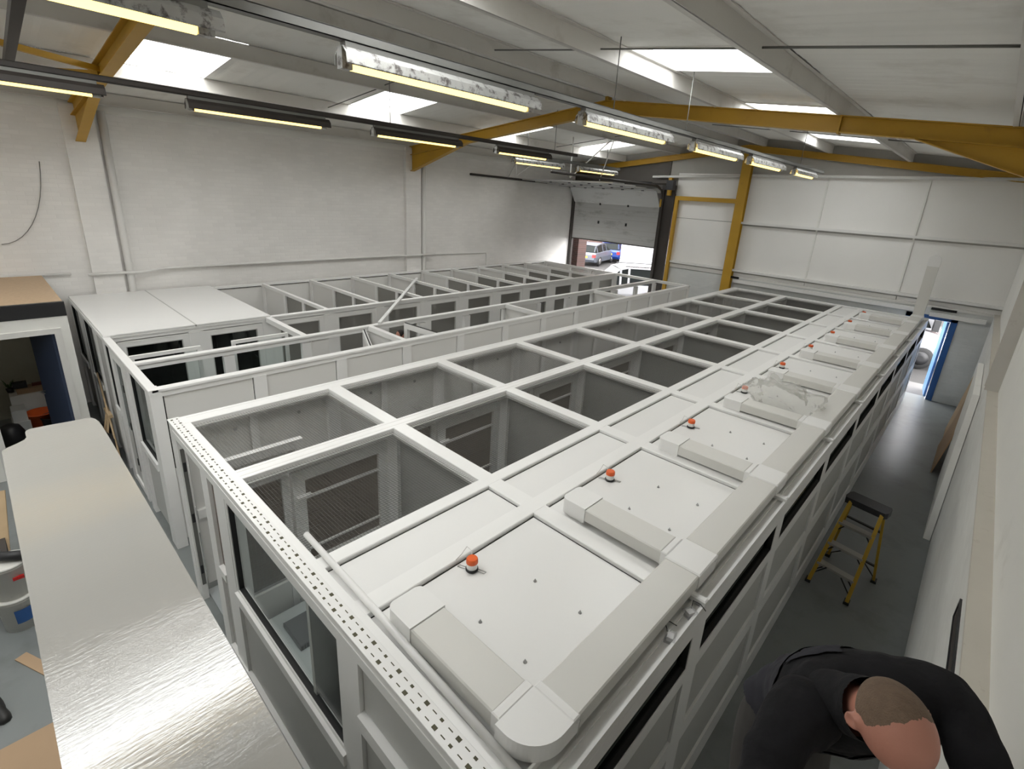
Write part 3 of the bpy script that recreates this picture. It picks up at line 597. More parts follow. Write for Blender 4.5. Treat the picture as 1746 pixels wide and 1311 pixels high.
ORD = ['first', 'second', 'third', 'fourth', 'fifth', 'sixth', 'seventh', 'eighth', 'ninth', 'tenth', 'eleventh', 'twelfth']
def kennel(y):
    t = thing('kennel', (-3.1, y, 0), '', 'kennel', 'mesh-topped kennels in the long block')
    ya, yb = y+0.075, y+KP-0.075; yc = y+KP
    for x0, x1 in ((KXL, KM0), (KM1, KR0), (KR1, KS0), (KS1, KE)):
        MB().bbox(x0-0.01, x1+0.01, yb, yb+0.15, ZB, ZT-0.001, 0.005).build('cross_rail', 'upvc', t)
    wires(KXL, KM0, ya, yb, ZT-0.035).build('wire_mesh', 'wire', t, 'stuff')
    wires(KM1, KR0, ya, yb, ZT-0.035).build('wire_mesh', 'wire', t, 'stuff')
    # bead round the mesh openings
    for x0, x1 in ((KXL, KM0), (KM1, KR0)):
        mb = MB(); mb.box(x0, x0+.022, ya, yb, ZB-0.012, ZB+0.012); mb.box(x1-.022, x1, ya, yb, ZB-0.012, ZB+.012); mb.box(x0, x1, ya, ya+.022, ZB-.012, ZB+.012); mb.box(x0, x1, yb-.022, yb, ZB-.012, ZB+.012)
        mb.build('bead', 'panelgrey', t)
    # lids, set in with a black gasket line
    for x0, x1, nm in ((KR1, KS0, 's'), (KS1, KE, 'b')):
        B(x0-0.005, x1+0.005, ya-0.005, yb+0.005, ZB+0.0, ZB+0.033).build('gasket', 'gasket', t)
        lid = B(x0+0.012, x1-0.012, ya+0.012, yb-0.012, ZB+0.017, ZB+0.036).build('roof_lid', 'rooflid', t)
        if nm == 'b':
            for sx, sy in ((-1.615, 0.57), (-1.26, 0.565), (-1.61, 1.04), (-1.255, 1.045)):
                MB().lathe((sx, y+sy, ZB+0.036), [(0.011, 0), (0.011, 0.004), (0.006, 0.009), (0.0035, 0.02)], 8).build('screw', 'steel', lid)
    # partition to the next bay
    B(KM1, KX1-0.04, yc-0.015, yc+0.015, 0.05, ZB).build('partition', 'partition', t)
    B(KM0-0.01, KM1+0.02, yc-0.055, yc+0.055, 0, ZB).build('post', 'upvc', t)
    # aisle-side wall with gate
    mb = MB(); frame_yz(mb, -4.085, -4.035, ya-0.02, y+0.50, 0.05, 2.02, 0.06); mb.build('mesh_panel_frame', 'upvc', t)
    wires_yz(-4.06, ya+0.04, y+0.44, 0.9, 1.96).build('wire_mesh', 'wire', t, 'stuff')
    B(-4.075, -4.045, ya+0.04, y+0.44, 0.11, 0.86).build('infill_panel', 'panel', t)
    d = frame_yz(MB(), -4.095, -4.03, y+0.53, yb-0.04, 0.06, 1.97, 0.11); d.box(-4.095, -4.03, y+0.64, yb-0.15, 0.88, 0.98)
    gate = d.build('gate', 'upvc', t)
    wires_yz(-4.06, y+0.64, yb-0.15, 0.98, 1.86).build('wire_mesh', 'wire', gate, 'stuff')
    B(-4.075, -4.045, y+0.64, yb-0.15, 0.17, 0.88).build('infill_panel', 'panel', gate)
    B(-4.068, -4.064, y+0.64, yb-0.15, 0.98, 1.86).build('gauze_panel', 'brownmesh', gate)
    B(-4.055, -4.035, y+0.64, yb-0.15, 1.66, 1.685).build('gate_bar', 'upvc', gate)
    B(-4.055, -4.035, y+0.64, yb-0.15, 1.10, 1.12).build('gate_bar', 'upvc', gate)
    B(-4.068, -4.064, ya+0.04, y+0.44, 0.9, 1.96).build('gauze_panel', 'brownmesh', t)
    B(-4.03, -3.985, y+0.55, y+0.68, 1.70, 1.725).build('latch', 'ductwhite', gate)
    B(-4.03, -3.99, y+0.56, y+0.60, 0.95, 1.10).build('handle', 'black', gate)
    # outer wall on the gap between the blocks
    B(-5.47, -5.44, ya, yb, 1.08, ZB).build('infill_panel', 'panel', t)
    B(-5.47, -5.44, ya, yb, 0.12, 0.98).build('infill_panel', 'panel', t)
    mb = MB(); mb.box(-5.51, -5.40, ya, yb, 0.98, 1.08); mb.box(-5.425, -5.40, ya+0.6, ya+0.68, 0.1, ZB); mb.build('mid_rail', 'upvc', t)
    B(-5.51, -5.38, yc-0.075, yc+0.075, 0, ZB).build('post', 'upvc', t)
    mb = MB()
    for sy in (0.52, 1.2): mb.box(-5.44, -5.425, y+sy, y+sy+0.03, 1.86, 1.89)
    mb.build('fixing', 'steel', t)
    # sleeping box front
    B(-2.66, -2.62, ya-0.06, yb+0.06, 0.05, ZB).build('box_panel', 'panelgrey', t)
    # corridor side wall
    B(-0.83, KX1, yc-0.095, yc+0.095, 0, 2.049).build('post', 'upvc', t)
    y0, y1 = y+0.095, yc-0.095
    fr = MB()
    for z0, z1 in ((0.0, 0.25), (0.86, 1.03), (1.56, 1.68), (1.94, 2.049)): fr.box(-0.83, KX1, y0-0.001, y1+0.001, z0, z1)
    fr.build('side_rail', 'upvc', t)
    for z0, z1, nm in ((0.25, 0.86, 'infill_panel'), (1.03, 1.56, 'infill_panel')):
        B(-0.80, -0.760, y0-0.01, y1+0.01, z0-0.01, z1+0.01).build('gasket', 'gasket', t)
        B(-0.79, -0.757, y0+0.012, y1-0.012, z0+0.012, z1-0.001).build(nm, 'panelgrey', t)
    w = frame_yz(MB(), -0.80, -0.745, y0, y1, 1.68, 1.94, 0.012).build('window_bead', 'gasket', t)
    B(-0.782, -0.774, y0+0.012, y1-0.012, 1.692, 1.928).build('window_pane', 'glassdark', w)
    return t
klab = ['first kennel beside the slotted front strip', 'second kennel from the slotted front strip', 'third kennel from the slotted front strip', 'fourth kennel from the slotted front strip, crumpled polythene on its lid',
        'fifth kennel from the slotted front strip', 'sixth kennel from the slotted front strip', 'seventh kennel from the slotted front strip', 'kennel next to the last, by the upright duct', 'last kennel of the mesh-topped block, below the upright duct']
k0 = kennel(K0); k0['label'] = klab[0]
for i in range(1, KN):
    c = copy_tree(k0); c.location = (-3.1, K0+KP*i, 0); c['label'] = klab[i]

# continuous frame: long rails, front and end walls
t = thing('kennel_block', (-3.1, 1.0, 0), 'white framework of long rails and front wall around the mesh-topped kennels', 'frame')
YK0, YK1 = 0.995, KEND+0.075
for x0, x1 in ((KX0, KXL), (KM0, KM1), (KR0, KR1), (KS0, KS1)):
    MB().bbox(x0, x1, YK0+(0.128 if x0 > KX0 else 0), YK1, ZB, ZT, 0.005).build('long_rail', 'upvc', t)
for x in (KM0+0.045, KM1-0.045): B(x-0.003, x+0.003, YK0+0.14, YK1, ZT-0.001, ZT+0.0015).build('rail_seam', 'panel', t)
B(KX0+0.05, KX0+0.056, YK0+0.14, YK1, ZT-0.001, ZT+0.0015).build('rail_seam', 'panel', t)
MB().bbox(KXL, KX1, YK0, K0+0.125, ZB, ZT-0.0005, 0.005).build('front_rail', 'upvc', t)
MB().bbox(KXL, KX1, KEND+0.0, YK1, ZB, ZT-0.0005, 0.005).build('end_rail', 'upvc', t)
mb = MB(); mb.box(KE, KX1-0.018, YK0+0.001, YK1-0.001, ZB+0.001, ZB+0.045); mb.box(KE-0.012, KE, YK0, YK1, ZB, ZT+0.02); mb.box(KX1-0.018, KX1, YK0, YK1, ZB, ZT); mb.box(KE+0.05, KE+0.065, YK0, YK1, ZB+0.045, ZB+0.06)
mb.build('eaves_channel', 'ductwhite', t)
for i in range(KN+1):
    yy = K0+KP*i+(0.1 if i == 0 else 0.02)
    if i in (0,): continue
    MB().bbox(KE-0.02, KX1+0.005, yy-0.025, yy+0.025, ZT-0.01, ZT+0.03, 0.008).build('channel_clip', 'ductwhite', t)
# front wall (facing the photographer's side): posts, rails, infills
FY0, FY1 = 0.995, 1.065
def fpost(x0, x1, nm='post'): B(x0, x1, FY0, FY1, 0, ZB).build(nm, 'upvc', t)
for x0, x1 in ((KX0, -5.40), (-4.62, -4.44), (-4.27, -4.02), (-2.16, -1.95), (-0.86, KX1)): fpost(x0, x1)
def frail(x0, x1, z0, z1, proud=0.012): B(x0, x1, FY0-proud, FY1, z0, z1).build('mid_rail', 'upvc', t)
frail(-4.44, -4.27, 0.97, 1.05); frail(-4.02, -2.16, 0.95, 1.04, 0.02); frail(-1.95, -0.86, 1.50, 1.60, 0.02); frail(-1.95, -0.86, 0.55, 0.64, 0.02); frail(-4.44, -0.86, 0.0, 0.12); frail(-5.40, -0.86, 1.98, ZB, 0.004)
B(-4.44, -4.27, 1.025, 1.04, 1.05, 1.98).build('slim_panel', mat('brown_mesh_strip', (0.20, 0.165, 0.14), rough=0.7), t)
B(-4.44, -4.27, 1.02, 1.045, 0.12, 0.97).build('infill_panel', 'panelgrey', t)
g = frame_xz(MB(), FY0+0.005, FY1-0.01, -4.02, -2.16, 1.04, 1.98, 0.035).build('window_frame', 'upvc', t)
frame_xz(MB(), FY0+0.012, FY1-0.02, -3.985, -2.195, 1.075, 1.945, 0.012).build('window_gasket', 'gasket', g)
B(-3.975, -2.205, 1.026, 1.032, 1.085, 1.935).build('window_pane', 'glass', g)
B(-4.02, -2.16, 1.02, 1.045, 0.12, 0.95).build('infill_panel', 'panelgrey', t)
for z0, z1 in ((1.60, 1.98), (0.64, 1.50), (0.12, 0.55)):
    B(-1.95, -0.86, 1.035, 1.05, z0, z1).build('gasket', 'gasket', t)
    B(-1.942, -0.868, 1.02, 1.045, z0+0.008, z1-0.002).build('infill_panel', 'panelgrey', t)
# doorway at the gap side: jamb with lock keeps, door leaf folded back inside
kj = B(-5.40, -5.36, 1.0, 1.06, 0, 1.98).build('door_jamb', 'upvc', t)
B(-5.359, -5.352, 1.015, 1.05, 0.2, 1.85).build('lock_strip', 'trunk', kj)
for z in (0.35, 1.0, 1.6): B(-5.355, -5.345, 1.02, 1.045, z, z+0.10).build('lock_keep', 'black', kj)
leaf = MB(); frame_yz(leaf, -4.70, -4.63, 1.07, 1.92, 0.04, 1.96, 0.09); leaf.box(-4.685, -4.645, 1.15, 1.84, 0.12, 1.9)
lf = leaf.build('door_leaf', 'upvc', t)
for z in (0.3, 1.05, 1.65): B(-4.74, -4.70, 1.05, 1.12, z, z+0.07).build('door_hinge', 'ductwhite', lf)
# end wall
B(KX0, KX1, KEND+0.02, KEND+0.05, 0, ZB).build('end_wall', 'panel', t)
B(KX0+0.05, KX1-0.05, YK0+0.08, KEND, 0.001, 0.012).build('floor_sheet', mat('pale_floor_sheet', (0.42, 0.45, 0.46), rough=0.4, var=0.05), t)

# dark drain tray and cable seen through the front glass
tray = thing('vent_box', (-3.62, 1.37, 0.62), 'dark grey vented tray behind the front window', 'tray')
MB().bbox(-3.80, -3.45, 1.26, 1.48, 0.62, 0.67, 0.008).build('body', mat('grey_tray', (0.10, 0.105, 0.11), rough=0.5), tray)
mb = MB()
for k in range(9): mb.box(-3.451, -3.447, 1.27+k*0.022, 1.283+k*0.022, 0.63, 0.665)
mb.build('vents', 'black', tray, 'stuff')
sh = tag(B(-3.97, -2.7, 1.08, 2.5, 0.58, 0.62).build('bench_board', mat('pale_board', (0.60, 0.63, 0.63), rough=0.4)), 'pale bench board behind the front window', 'bench')

# slotted strip on the front edge
t = thing('slotted_strip', (-3.1, 1.03, ZT), 'white strip pierced with two rows of slots along the front edge', 'strip')
MB().bbox(KX0, KX1, 0.985, 1.085, ZT, ZT+0.006, 0.002).build('strip', 'ductwhite', t)
mb = MB(); zz = ZT+0.0062
i = 0; x = KX0+0.04
while x < KX1-0.05:
    for row, yy in ((0, 1.015), (1, 1.060)):
        ph = (i+row*2) % 4
        if ph == 0: mb.box(x, x+0.027, yy-0.010, yy+0.010, zz-0.001, zz+0.0006)
        elif ph == 2: mb.box(x, x+0.020, yy-0.007, yy+0.007, zz-0.001, zz+0.0006)
        else: mb.box(x, x+0.030, yy-0.0025, yy+0.0025, zz-0.001, zz+0.0006)
    i += 1; x += 0.058
mb.build('slots', mat('slot_shadow_green', (0.07, 0.065, 0.03), rough=0.6), t, 'stuff')
o = MB().tube([(-2.94, 1.185, ZT+0.026), (-1.9, 1.17, ZT+0.024), (-0.86, 1.14, ZT+0.022)], 0.021, 12).build('plastic_pipe', 'ductwhite'); tag(o, 'long thin white plastic pipe lying by the slotted strip', 'pipe')

# ---------------------------------------------------------------- extract duct on the lids
DZ0, DZ1 = ZB+0.037, 2.235
BY = [1.19, 2.745, 4.27]+[4.27+1.62*k for k in range(1, 7)]
BW, DXa, DXb = 0.225, -1.06, -0.83
t = thing('extract_duct', (-0.95, 1.2, ZT), 'flat ivory extract duct with nine side branches running along the lids', 'duct')
fit = []
MB().bbox(DXa, DXb, BY[0]+BW+0.04, BY[1]-0.03, DZ0+0.05, DZ1-0.002, 0.008).build('duct_length', 'duct', t)
for i in range(1, 9):
    y1 = BY[i+1]-0.03 if i < 8 else 14.95
    MB().bbox(DXa, DXb, BY[i]+BW+0.03, y1, DZ0+0.05, DZ1-0.002, 0.008).build('duct_length', 'duct', t)
def rounded(x0, x1, y0, y1, r, corner, n=8):
    "rectangle with one or two rounded corners (names from sw se ne nw)"
    pts = []
    for nm, cx, cy, a0 in (('sw', x0+r, y0+r, PI), ('se', x1-r, y0+r, 1.5*PI), ('ne', x1-r, y1-r, 0), ('nw', x0+r, y1-r, 0.5*PI)):
        if nm in corner: pts += [(cx+r*math.cos(a0+k*PI/2/n), cy+r*math.sin(a0+k*PI/2/n)) for k in range(n+1)]
        else: pts.append({'sw': (x0, y0), 'se': (x1, y0), 'ne': (x1, y1), 'nw': (x0, y1)}[nm])
    return pts
MB().prism(rounded(DXa-0.005, DXb+0.005, BY[0]-0.03, BY[0]+BW, 0.19, ('se',), 12), DZ0+0.05, DZ1+0.002).build('elbow', 'ductwhite', t, label='white rounded elbow')
MB().bbox(DXa-0.004, DXb+0.004, BY[0]+BW, BY[0]+BW+0.05, DZ0+0.046, DZ1+0.004, 0.006).build('coupling', 'ductwhite', t)
MB().bbox(DXa-0.055, DXa-0.005, BY[0]-0.004, BY[0]+BW+0.004, DZ0+0.046, DZ1+0.004, 0.006).build('coupling', 'ductwhite', t)
for i, by in enumerate(BY):
    if i: 
        MB().bbox(DXa-0.006, DXb+0.006, by-0.03, by+BW+0.03, DZ0+0.046, DZ1+0.004, 0.008).build('tee', 'ductwhite', t)
        MB().bbox(DXa-0.05, DXa-0.006, by-0.002, by+BW+0.002, DZ0+0.046, DZ1+0.004, 0.006).build('coupling', 'ductwhite', t)
    MB().bbox(-1.735, DXa-0.05, by, by+BW, DZ0+0.05, DZ1-0.002, 0.008).build('branch', 'duct', t)
    mb = MB().prism(rounded(-1.955, -1.733, by-0.005, by+BW+0.005, 0.05, ('sw', 'nw'), 6), DZ0+0.03, DZ1+0.004); mb.prism(rounded(-1.93, -1.76, by+0.02, by+BW-0.02, 0.05, ('sw', 'nw'), 6), DZ0, DZ0+0.03)
    mb.build('branch_hood', 'ductwhite', t)
# upright end of the duct
MB().bbox(DXa-0.006, DXb+0.006, 14.95, 15.3, DZ0+0.046, DZ1+0.006, 0.01).build('elbow', 'ductwhite', t)
B(DXa+0.005, DXb-0.005, 15.2, 15.29, DZ1, 3.42).build('riser', 'duct', t)
mb = MB().poly3([(-1.065, 15.195, 3.40), (-0.825, 15.195, 3.40), (-0.825, 15.195, 3.56)]+[(-0.945+0.12*math.cos(a), 15.195, 3.56+0.10*math.sin(a)) for a in [k*PI/10 for k in range(1, 10)]]+[(-1.065, 15.195, 3.56)], (0, 0.10, 0)); mb.build('riser_cap', 'ductwhite', t)
for yy in (BY[0]+BW+0.02, BY[1]+0.2):
    mb = MB().tube([(DXb+0.008, yy, DZ1-0.02), (DXb+0.02, yy+0.005, DZ1+0.012), (DXb+0.012, yy+0.01, DZ0+0.03)], 0.0025, 5); mb.build('cable_tie', 'white', t)

# ---------------------------------------------------------------- orange capped fittings on the lids
def lampcap(y):
    t = thing('capped_fitting', (-1.965, y, ZB+0.036), '', 'fitting', 'orange capped fittings on the lids')
    c = (-1.965, y, ZB+0.036)
    MB().lathe(c, [(0.038, 0), (0.042, 0.006), (0.042, 0.016), (0.036, 0.02)], 24).build('base_ring', 'black', t)
    MB().lathe(c, [(0.034, 0.018), (0.036, 0.022), (0.035, 0.055), (0.033, 0.06)], 24).build('body', 'ductwhite', t)
    prof = []
    cap = MB(); n = 40; vs = []; fs = []
    for h, rr in ((0.058, 0.034), (0.060, 0.038), (0.088, 0.037), (0.094, 0.033)):
        for k in range(n):
            a = 2*PI*k/n; r = rr*(1.0+(0.03 if (k % 2 and 0.058 < h < 0.09) else 0)); vs.append((c[0]+r*math.cos(a), c[1]+r*math.sin(a), c[2]+h))
    for i in range(3):
        for k in range(n): fs.append((i*n+k, i*n+(k+1) % n, (i+1)*n+(k+1) % n, (i+1)*n+k))
    fs += [tuple(reversed(range(n))), tuple(3*n+k for k in range(n))]
    cap.add(vs, fs); cap.build('cap', 'orange', t)
    mb = MB().tube([(c[0]-0.03, y+0.02, c[2]+0.03), (c[0]-0.07, y+0.06, c[2]+0.075), (c[0]-0.115, y+0.055, c[2]+0.085), (c[0]-0.105, y+0.0, c[2]+0.06), (c[0]-0.12, y-0.06, c[2]+0.012)], 0.0035, 6); mb.build('cable', 'white', t)
    for s in (-1, 1):
        mb = MB().tube([(c[0]+s*0.03, y+s*0.01, c[2]+0.006), (c[0]+s*0.085, y+s*0.03, c[2]+0.004), (c[0]+s*0.085, y+s*0.05, c[2]+0.004), (c[0]+s*0.03, y+s*0.03, c[2]+0.006)], 0.0022, 5); mb.build('spring_clip', 'steel', t)
    return t
l0 = lampcap(1.83)
for i in range(9):
    c = l0 if i == 0 else copy_tree(l0)
    c.location = (-1.965, 1.83+1.62*i, ZB+0.036)
    c['label'] = 'orange capped white fitting on the lid of the %s kennel' % ('last' if i == 8 else ORD[i])

# crumpled polythene on the fourth lid
rnd = random.Random(3)
bm = bmesh.new(); bmesh.ops.create_icosphere(bm, subdivisions=5, radius=1.0)
from mathutils import noise
for v in bm.verts:
    p = v.co.copy(); q = p*1.7+Vector((3, 1, 7))
    d = 1+0.6*noise.noise(q)+0.35*abs(noise.noise(q*2.2))+0.05*noise.noise(q*5.5)
    v.co = Vector((p.x*0.40*d, p.y*0.25*d, max(0.0, (p.z*0.5+0.42))*0.34*d))
me = bpy.data.meshes.new('polythene_bag'); bm.to_mesh(me); bm.free(); me.materials.append(M['film'])
for p in me.polygons: p.use_smooth = True
o = bpy.data.objects.new('polythene_bag', me); COL.objects.link(o); o.location = (-1.42, 6.42, DZ0+0.01); o.rotation_euler = (0, 0, -0.15)
tag(o, 'crumpled clear polythene bag lying on a lid and duct branch', 'plastic bag')
# clear plastic connectors in the eaves channel
for yy, rr in ((2.27, 0.3), (2.52, -0.4)):
    t = thing('plastic_connector', (-0.78, yy, ZB+0.046), 'small clear plastic connector in the eaves channel, %s' % ('nearer the front elbow' if yy < 2.4 else 'next to the first tee'), 'connector', 'clear connectors in the channel', rr)
    MB().bbox(-0.03, 0.03, -0.035, 0.035, 0, 0.045, 0.01).build('shell', 'acrylic', t, local=True)
    B(-0.018, 0.018, -0.022, 0.022, 0.006, 0.032).build('core', 'ductwhite', t, local=True)
    MB().tube([(-0.02, 0.03, 0.02), (-0.045, 0.06, 0.05), (-0.02, 0.10, 0.03), (0.02, 0.11, 0.01)], 0.003, 6).build('wire', 'black', t, local=True)
# ---------------------------------------------------------------- left pen block (open topped, partly fitted)
P0, PP, PN = 1.08, 1.12, 12
W1, W2, W3, W4 = -6.50, -7.60, -9.08, -12.16
PEND = P0+PP*PN
def pen(k):
    y = P0+PP*k; t = thing('pen', (-9.3, y, 0), '', 'pen', 'pens in the open-topped block')
    ya, yb = y+0.075, y+PP-0.075; yc = y+PP
    # outer wall towards the kennels
    B(W1-0.05, W1+0.05, yc-0.075, yc+0.075, 0, 2.03).build('post', 'upvc', t)
    B(W1-0.02, W1+0.012, ya-0.01, yb+0.01, 1.08, 2.05).build('gasket', 'gasket', t)
    B(W1-0.015, W1+0.022, ya+0.010, yb-0.010, 1.08, 2.036).build('infill_panel', 'panel', t)
    B(W1-0.015, W1+0.022, ya, yb, 0.10, 0.98).build('infill_panel', 'panel', t)
    B(W1-0.04, W1+0.045, ya, yb, 0.98, 1.08).build('mid_rail', 'upvc', t)
    # middle wall
    B(W2-0.04, W2+0.04, yc-0.07, yc+0.07, 0, 2.0).build('post', 'upvc', t)
    B(W2-0.015, W2+0.015, ya, yb, 0.1, 1.0).build('infill_panel', 'panel', t)
    B(W2-0.04, W2+0.04, ya, yb, 1.0, 1.08).build('mid_rail', 'upvc', t)
    if k in (0, 1): B(W2-0.004, W2+0.004, ya-0.005, yb+0.005, 1.08, 2.02).build('glass_pane', 'glass', t)
    if k in (6,): B(W2-0.015, W2+0.015, ya, yb, 1.08, 2.02).build('infill_panel', 'panel', t)
    if k in (2, 9): B(W2-0.015, W2+0.015, ya, ya+0.3, 1.08, 2.02).build('infill_panel', 'panel', t)
    # glazed door wall
    B(W3-0.04, W3+0.04, yc-0.10, yc+0.10, 0, 2.02).build('post', 'upvc', t)
    d = frame_yz(MB(), W3-0.03, W3+0.035, y+0.10, yc-0.10, 0.05, 2.03, 0.10); d.box(W3-0.03, W3+0.035, y+0.2, yc-0.2, 0.9, 1.0)
    door = d.build('glazed_door', 'upvc', t)
    frame_yz(MB(), W3-0.02, W3+0.04, y+0.195, yc-0.195, 0.99, 1.935, 0.012).build('door_bead', 'panelgrey', door)
    B(W3-0.004, W3+0.004, y+0.20, yc-0.20, 1.0, 1.93).build('glass_pane', 'glassdark' if k < 2 else 'gauze', door)
    B(W3-0.01, W3+0.01, y+0.20, yc-0.20, 0.15, 0.9).build('infill_panel', 'panel', door)
    B(W3+0.035, W3+0.075, yc-0.19, yc-0.16, 1.0, 1.14).build('handle', 'white', door)
    # partition to the next pen
    B(W4, W3, yc-0.035, yc+0.035, 2.05, ZT-0.001).build('top_rail', 'upvc', t)
    for x0, x1 in ((W4-0.02, W4+0.1), (-11.03, -10.93), (-10.13, -10.03), (W3-0.12, W3-0.04)): B(x0, x1, yc-0.035, yc+0.035, 0, 2.05).build('post', 'upvc', t)
    B(W4+0.1, -11.03, yc-0.012, yc+0.012, 0.05, 2.05).build('partition_panel', 'panel', t)
    for x0, x1 in ((-10.93, -10.13), (-10.03, W3-0.12)):
        B(x0, x1, yc-0.012, yc+0.012, 0.05, 1.15).build('partition_panel', 'panel', t)
        B(x0, x1, yc-0.02, yc+0.02, 1.15, 1.21).build('mid_rail', 'upvc', t)
        B(x0, x1, yc-0.003, yc+0.003, 1.21, 2.05).build('gauze_panel', 'gauze', t)
    B(W4-0.06, W4-0.03, y+0.03, yc-0.03, 0.05, 2.04).build('back_panel', 'panel', t)
    B(W4-0.03, W4-0.02, y+0.05, yc-0.05, 2.05, 2.085).build('back_bead', 'gasket', t)
    # cross walls between the middle and outer walls
    if k in (2, 5, 8):
        B(W2, W1, yc-0.04, yc+0.04, 2.03, ZT-0.001).build('cross_rail', 'upvc', t)
        B(W2+0.05, W1-0.05, yc-0.015, yc+0.015, 0.05, 2.03).build('cross_panel', 'panel', t)
    if k == 1: B(W3, W2, yc-0.045, yc+0.045, 2.03, ZT-0.001).build('cross_rail', 'upvc', t)
    t['label'] = ('open-topped pen at the front under the white flat lid' if k == 0 else 'open-topped pen next to it, second under the white flat lid' if k == 1 else
                  'last open-topped pen, nearest the sectional door' if k == PN-1 else '%s open-topped pen beyond the white flat lid' % ORD[k-2])
    return t
for k in range(PN): pen(k)
bpy.data.objects['pen.001']['label'] = 'second pen under the white flat lid, next to the front one'
t = thing('pen_block', (-9.3, 1.06, 0), 'white framework of top rails and end walls around the open-topped pens', 'frame')
for x, w in ((W1, 0.11), (W2, 0.10), (W3, 0.10)):
    MB().bbox(x-w/2, x+w/2, 1.06, PEND+0.07, 2.085, ZT, 0.006).build('top_rail', 'upvc', t)
    B(x-w/2+0.015, x+w/2-0.015, 1.06, PEND+0.07, 2.02, 2.085).build('rail_step', 'upvc', t)
B(W4-0.09, W4-0.0, 3.4, PEND+0.07, 2.07, ZT).build('top_rail', 'upvc', t)
# front end wall
YE = 1.06
B(W1-0.18, W1+0.05, YE-0.03, 1.148, 0, 2.085).build('corner_post', 'upvc', t)
MB().bbox(W4-0.1, W1+0.055, YE-0.035, YE+0.06, 2.06, ZT+0.002, 0.006).build('end_rail', 'upvc', t)
for x0, x1 in ((-7.62, -7.47), (-7.92, -7.80), (-8.72, -8.60), (-9.16, -9.0), (-9.98, -9.86), (-10.9, -10.78), (-11.3, -11.18), (-12.25, -12.1)):
    B(x0, x1, YE-0.03, YE+0.04, 0, 2.06).build('post', 'upvc', t)
for x0, x1 in ((-7.47, -6.68), (-9.0, -8.72), (-10.78, -9.98), (-12.1, -11.3)):
    B(x0, x1, YE-0.045, YE+0.03, 1.0, 1.09).build('mid_rail', 'upvc', t)
    B(x0, x1, YE, YE+0.02, 0.1, 1.0).build('infill_panel', 'panelgrey', t)
    B(x0, x1, YE-0.002, YE+0.006, 1.09, 2.06).build('glass_pane', 'glassdark', t)
    frame_xz(MB(), YE-0.02, YE+0.01, x0, x1, 1.09, 2.06, 0.012).build('pane_gasket', 'gasket', t)
d = frame_xz(MB(), YE-0.03, YE+0.03, -8.60, -7.92, 0.03, 2.04, 0.09).build('end_door', 'upvc', t)
B(-8.51, -8.01, YE-0.002, YE+0.006, 0.9, 1.95).build('door_pane', 'glassdark', d)
B(-8.51, -8.01, YE-0.01, YE+0.015, 0.12, 0.9).build('door_panel', 'panelgrey', d)
B(-8.03, -8.0, YE-0.036, YE-0.03, 0.4, 1.8).build('lock_strip', 'trunk', d)
for z in (0.5, 1.05, 1.6): B(-8.03, -8.0, YE-0.046, YE-0.036, z, z+0.1).build('lock_keep', 'black', d)
B(-11.18, -10.9, YE, YE+0.02, 0.1, 2.06).build('infill_panel', 'panelgrey', t)
B(-9.86, -9.16, YE, YE+0.02, 0.1, 2.06).build('infill_panel', 'panelgrey', t)
# far end: open rails
MB().bbox(W4-0.09, W1+0.055, PEND-0.03, PEND+0.07, 2.04, ZT+0.001, 0.006).build('end_rail', 'upvc', t)
# white flat lid over the first two pens
t = thing('flat_lid', (-10.6, 2.2, ZT), 'white flat lid of two sheets over the front pens', 'lid')
for y0, y1 in ((1.04, 2.20), (2.215, 3.36)):
    MB().bbox(W4-0.12, W3+0.05, y0, y1, ZT+0.004, ZT+0.03, 0.006).build('lid_sheet', 'rooflid', t)
B(W4-0.12, W3+0.05, 2.19, 2.225, ZT+0.02, ZT+0.027).build('seam_strip', 'panelgrey', t)
# hinged sashes standing open inside the middle wall
for y0, y1 in ((1.12, 1.94), (2.34, 3.16)):
    t = thing('hopper_sash', (-7.87, y0, 1.1), 'white framed glass sash behind the glazed middle wall, %s' % ('beside the front corner' if y0 < 2 else 'beside the cross rail'), 'sash', 'glass sashes behind the middle wall')
    frame_yz(MB(), -7.89, -7.85, y0, y1, 1.10, 2.13, 0.05).build('sash_frame', 'upvc', t)
    B(-7.873, -7.867, y0+0.05, y1-0.05, 1.15, 2.08).build('glass_pane', 'glass', t)
    B(-7.89, -7.85, y0+0.3, y0+0.36, 0, 1.10).build('stand', 'upvc', t)
# half-open gates between the middle and outer walls
for p, q, lb in (((-7.52, 4.30), (-6.60, 3.88), 'white gate leaf swung half open beside the solid cross wall'), ((-7.52, 5.13), (-6.60, 5.20), 'white gate leaf with black edge, open beyond the solid cross wall')):
    t = thing('gate_leaf', (p[0], p[1], 0), lb, 'gate')
    pv, qv = Vector((p[0], p[1], 0)), Vector((q[0], q[1], 0)); dd = (qv-pv)
    for a, b in ((0, .1), (.9, 1)):
        mb = MB(); m0 = pv+dd*((a+b)/2); mb.beam(m0+Vector((0, 0, 0.03)), m0+Vector((0, 0, 2.06)), 0.06, dd.length*0.1, dd.normalized()); mb.build('stile', 'upvc', t)
    for z0, z1 in ((0.03, .14), (.95, 1.05), (1.98, 2.075)):
        mb = MB(); mb.beam(pv+Vector((0, 0, (z0+z1)/2)), qv+Vector((0, 0, (z0+z1)/2)), 0.055, z1-z0); mb.build('rail', 'upvc', t)
    mb = MB(); mb.beam(pv+Vector((0, 0, 2.08)), qv+Vector((0, 0, 2.08)), 0.018, 0.012); mb.build('edge_seal', 'gasket', t)
    mb = MB(); mb.beam(pv+Vector((0, 0, .5)), qv+Vector((0, 0, .5)), 0.02, .8); mb.build('panel', 'panel', t)
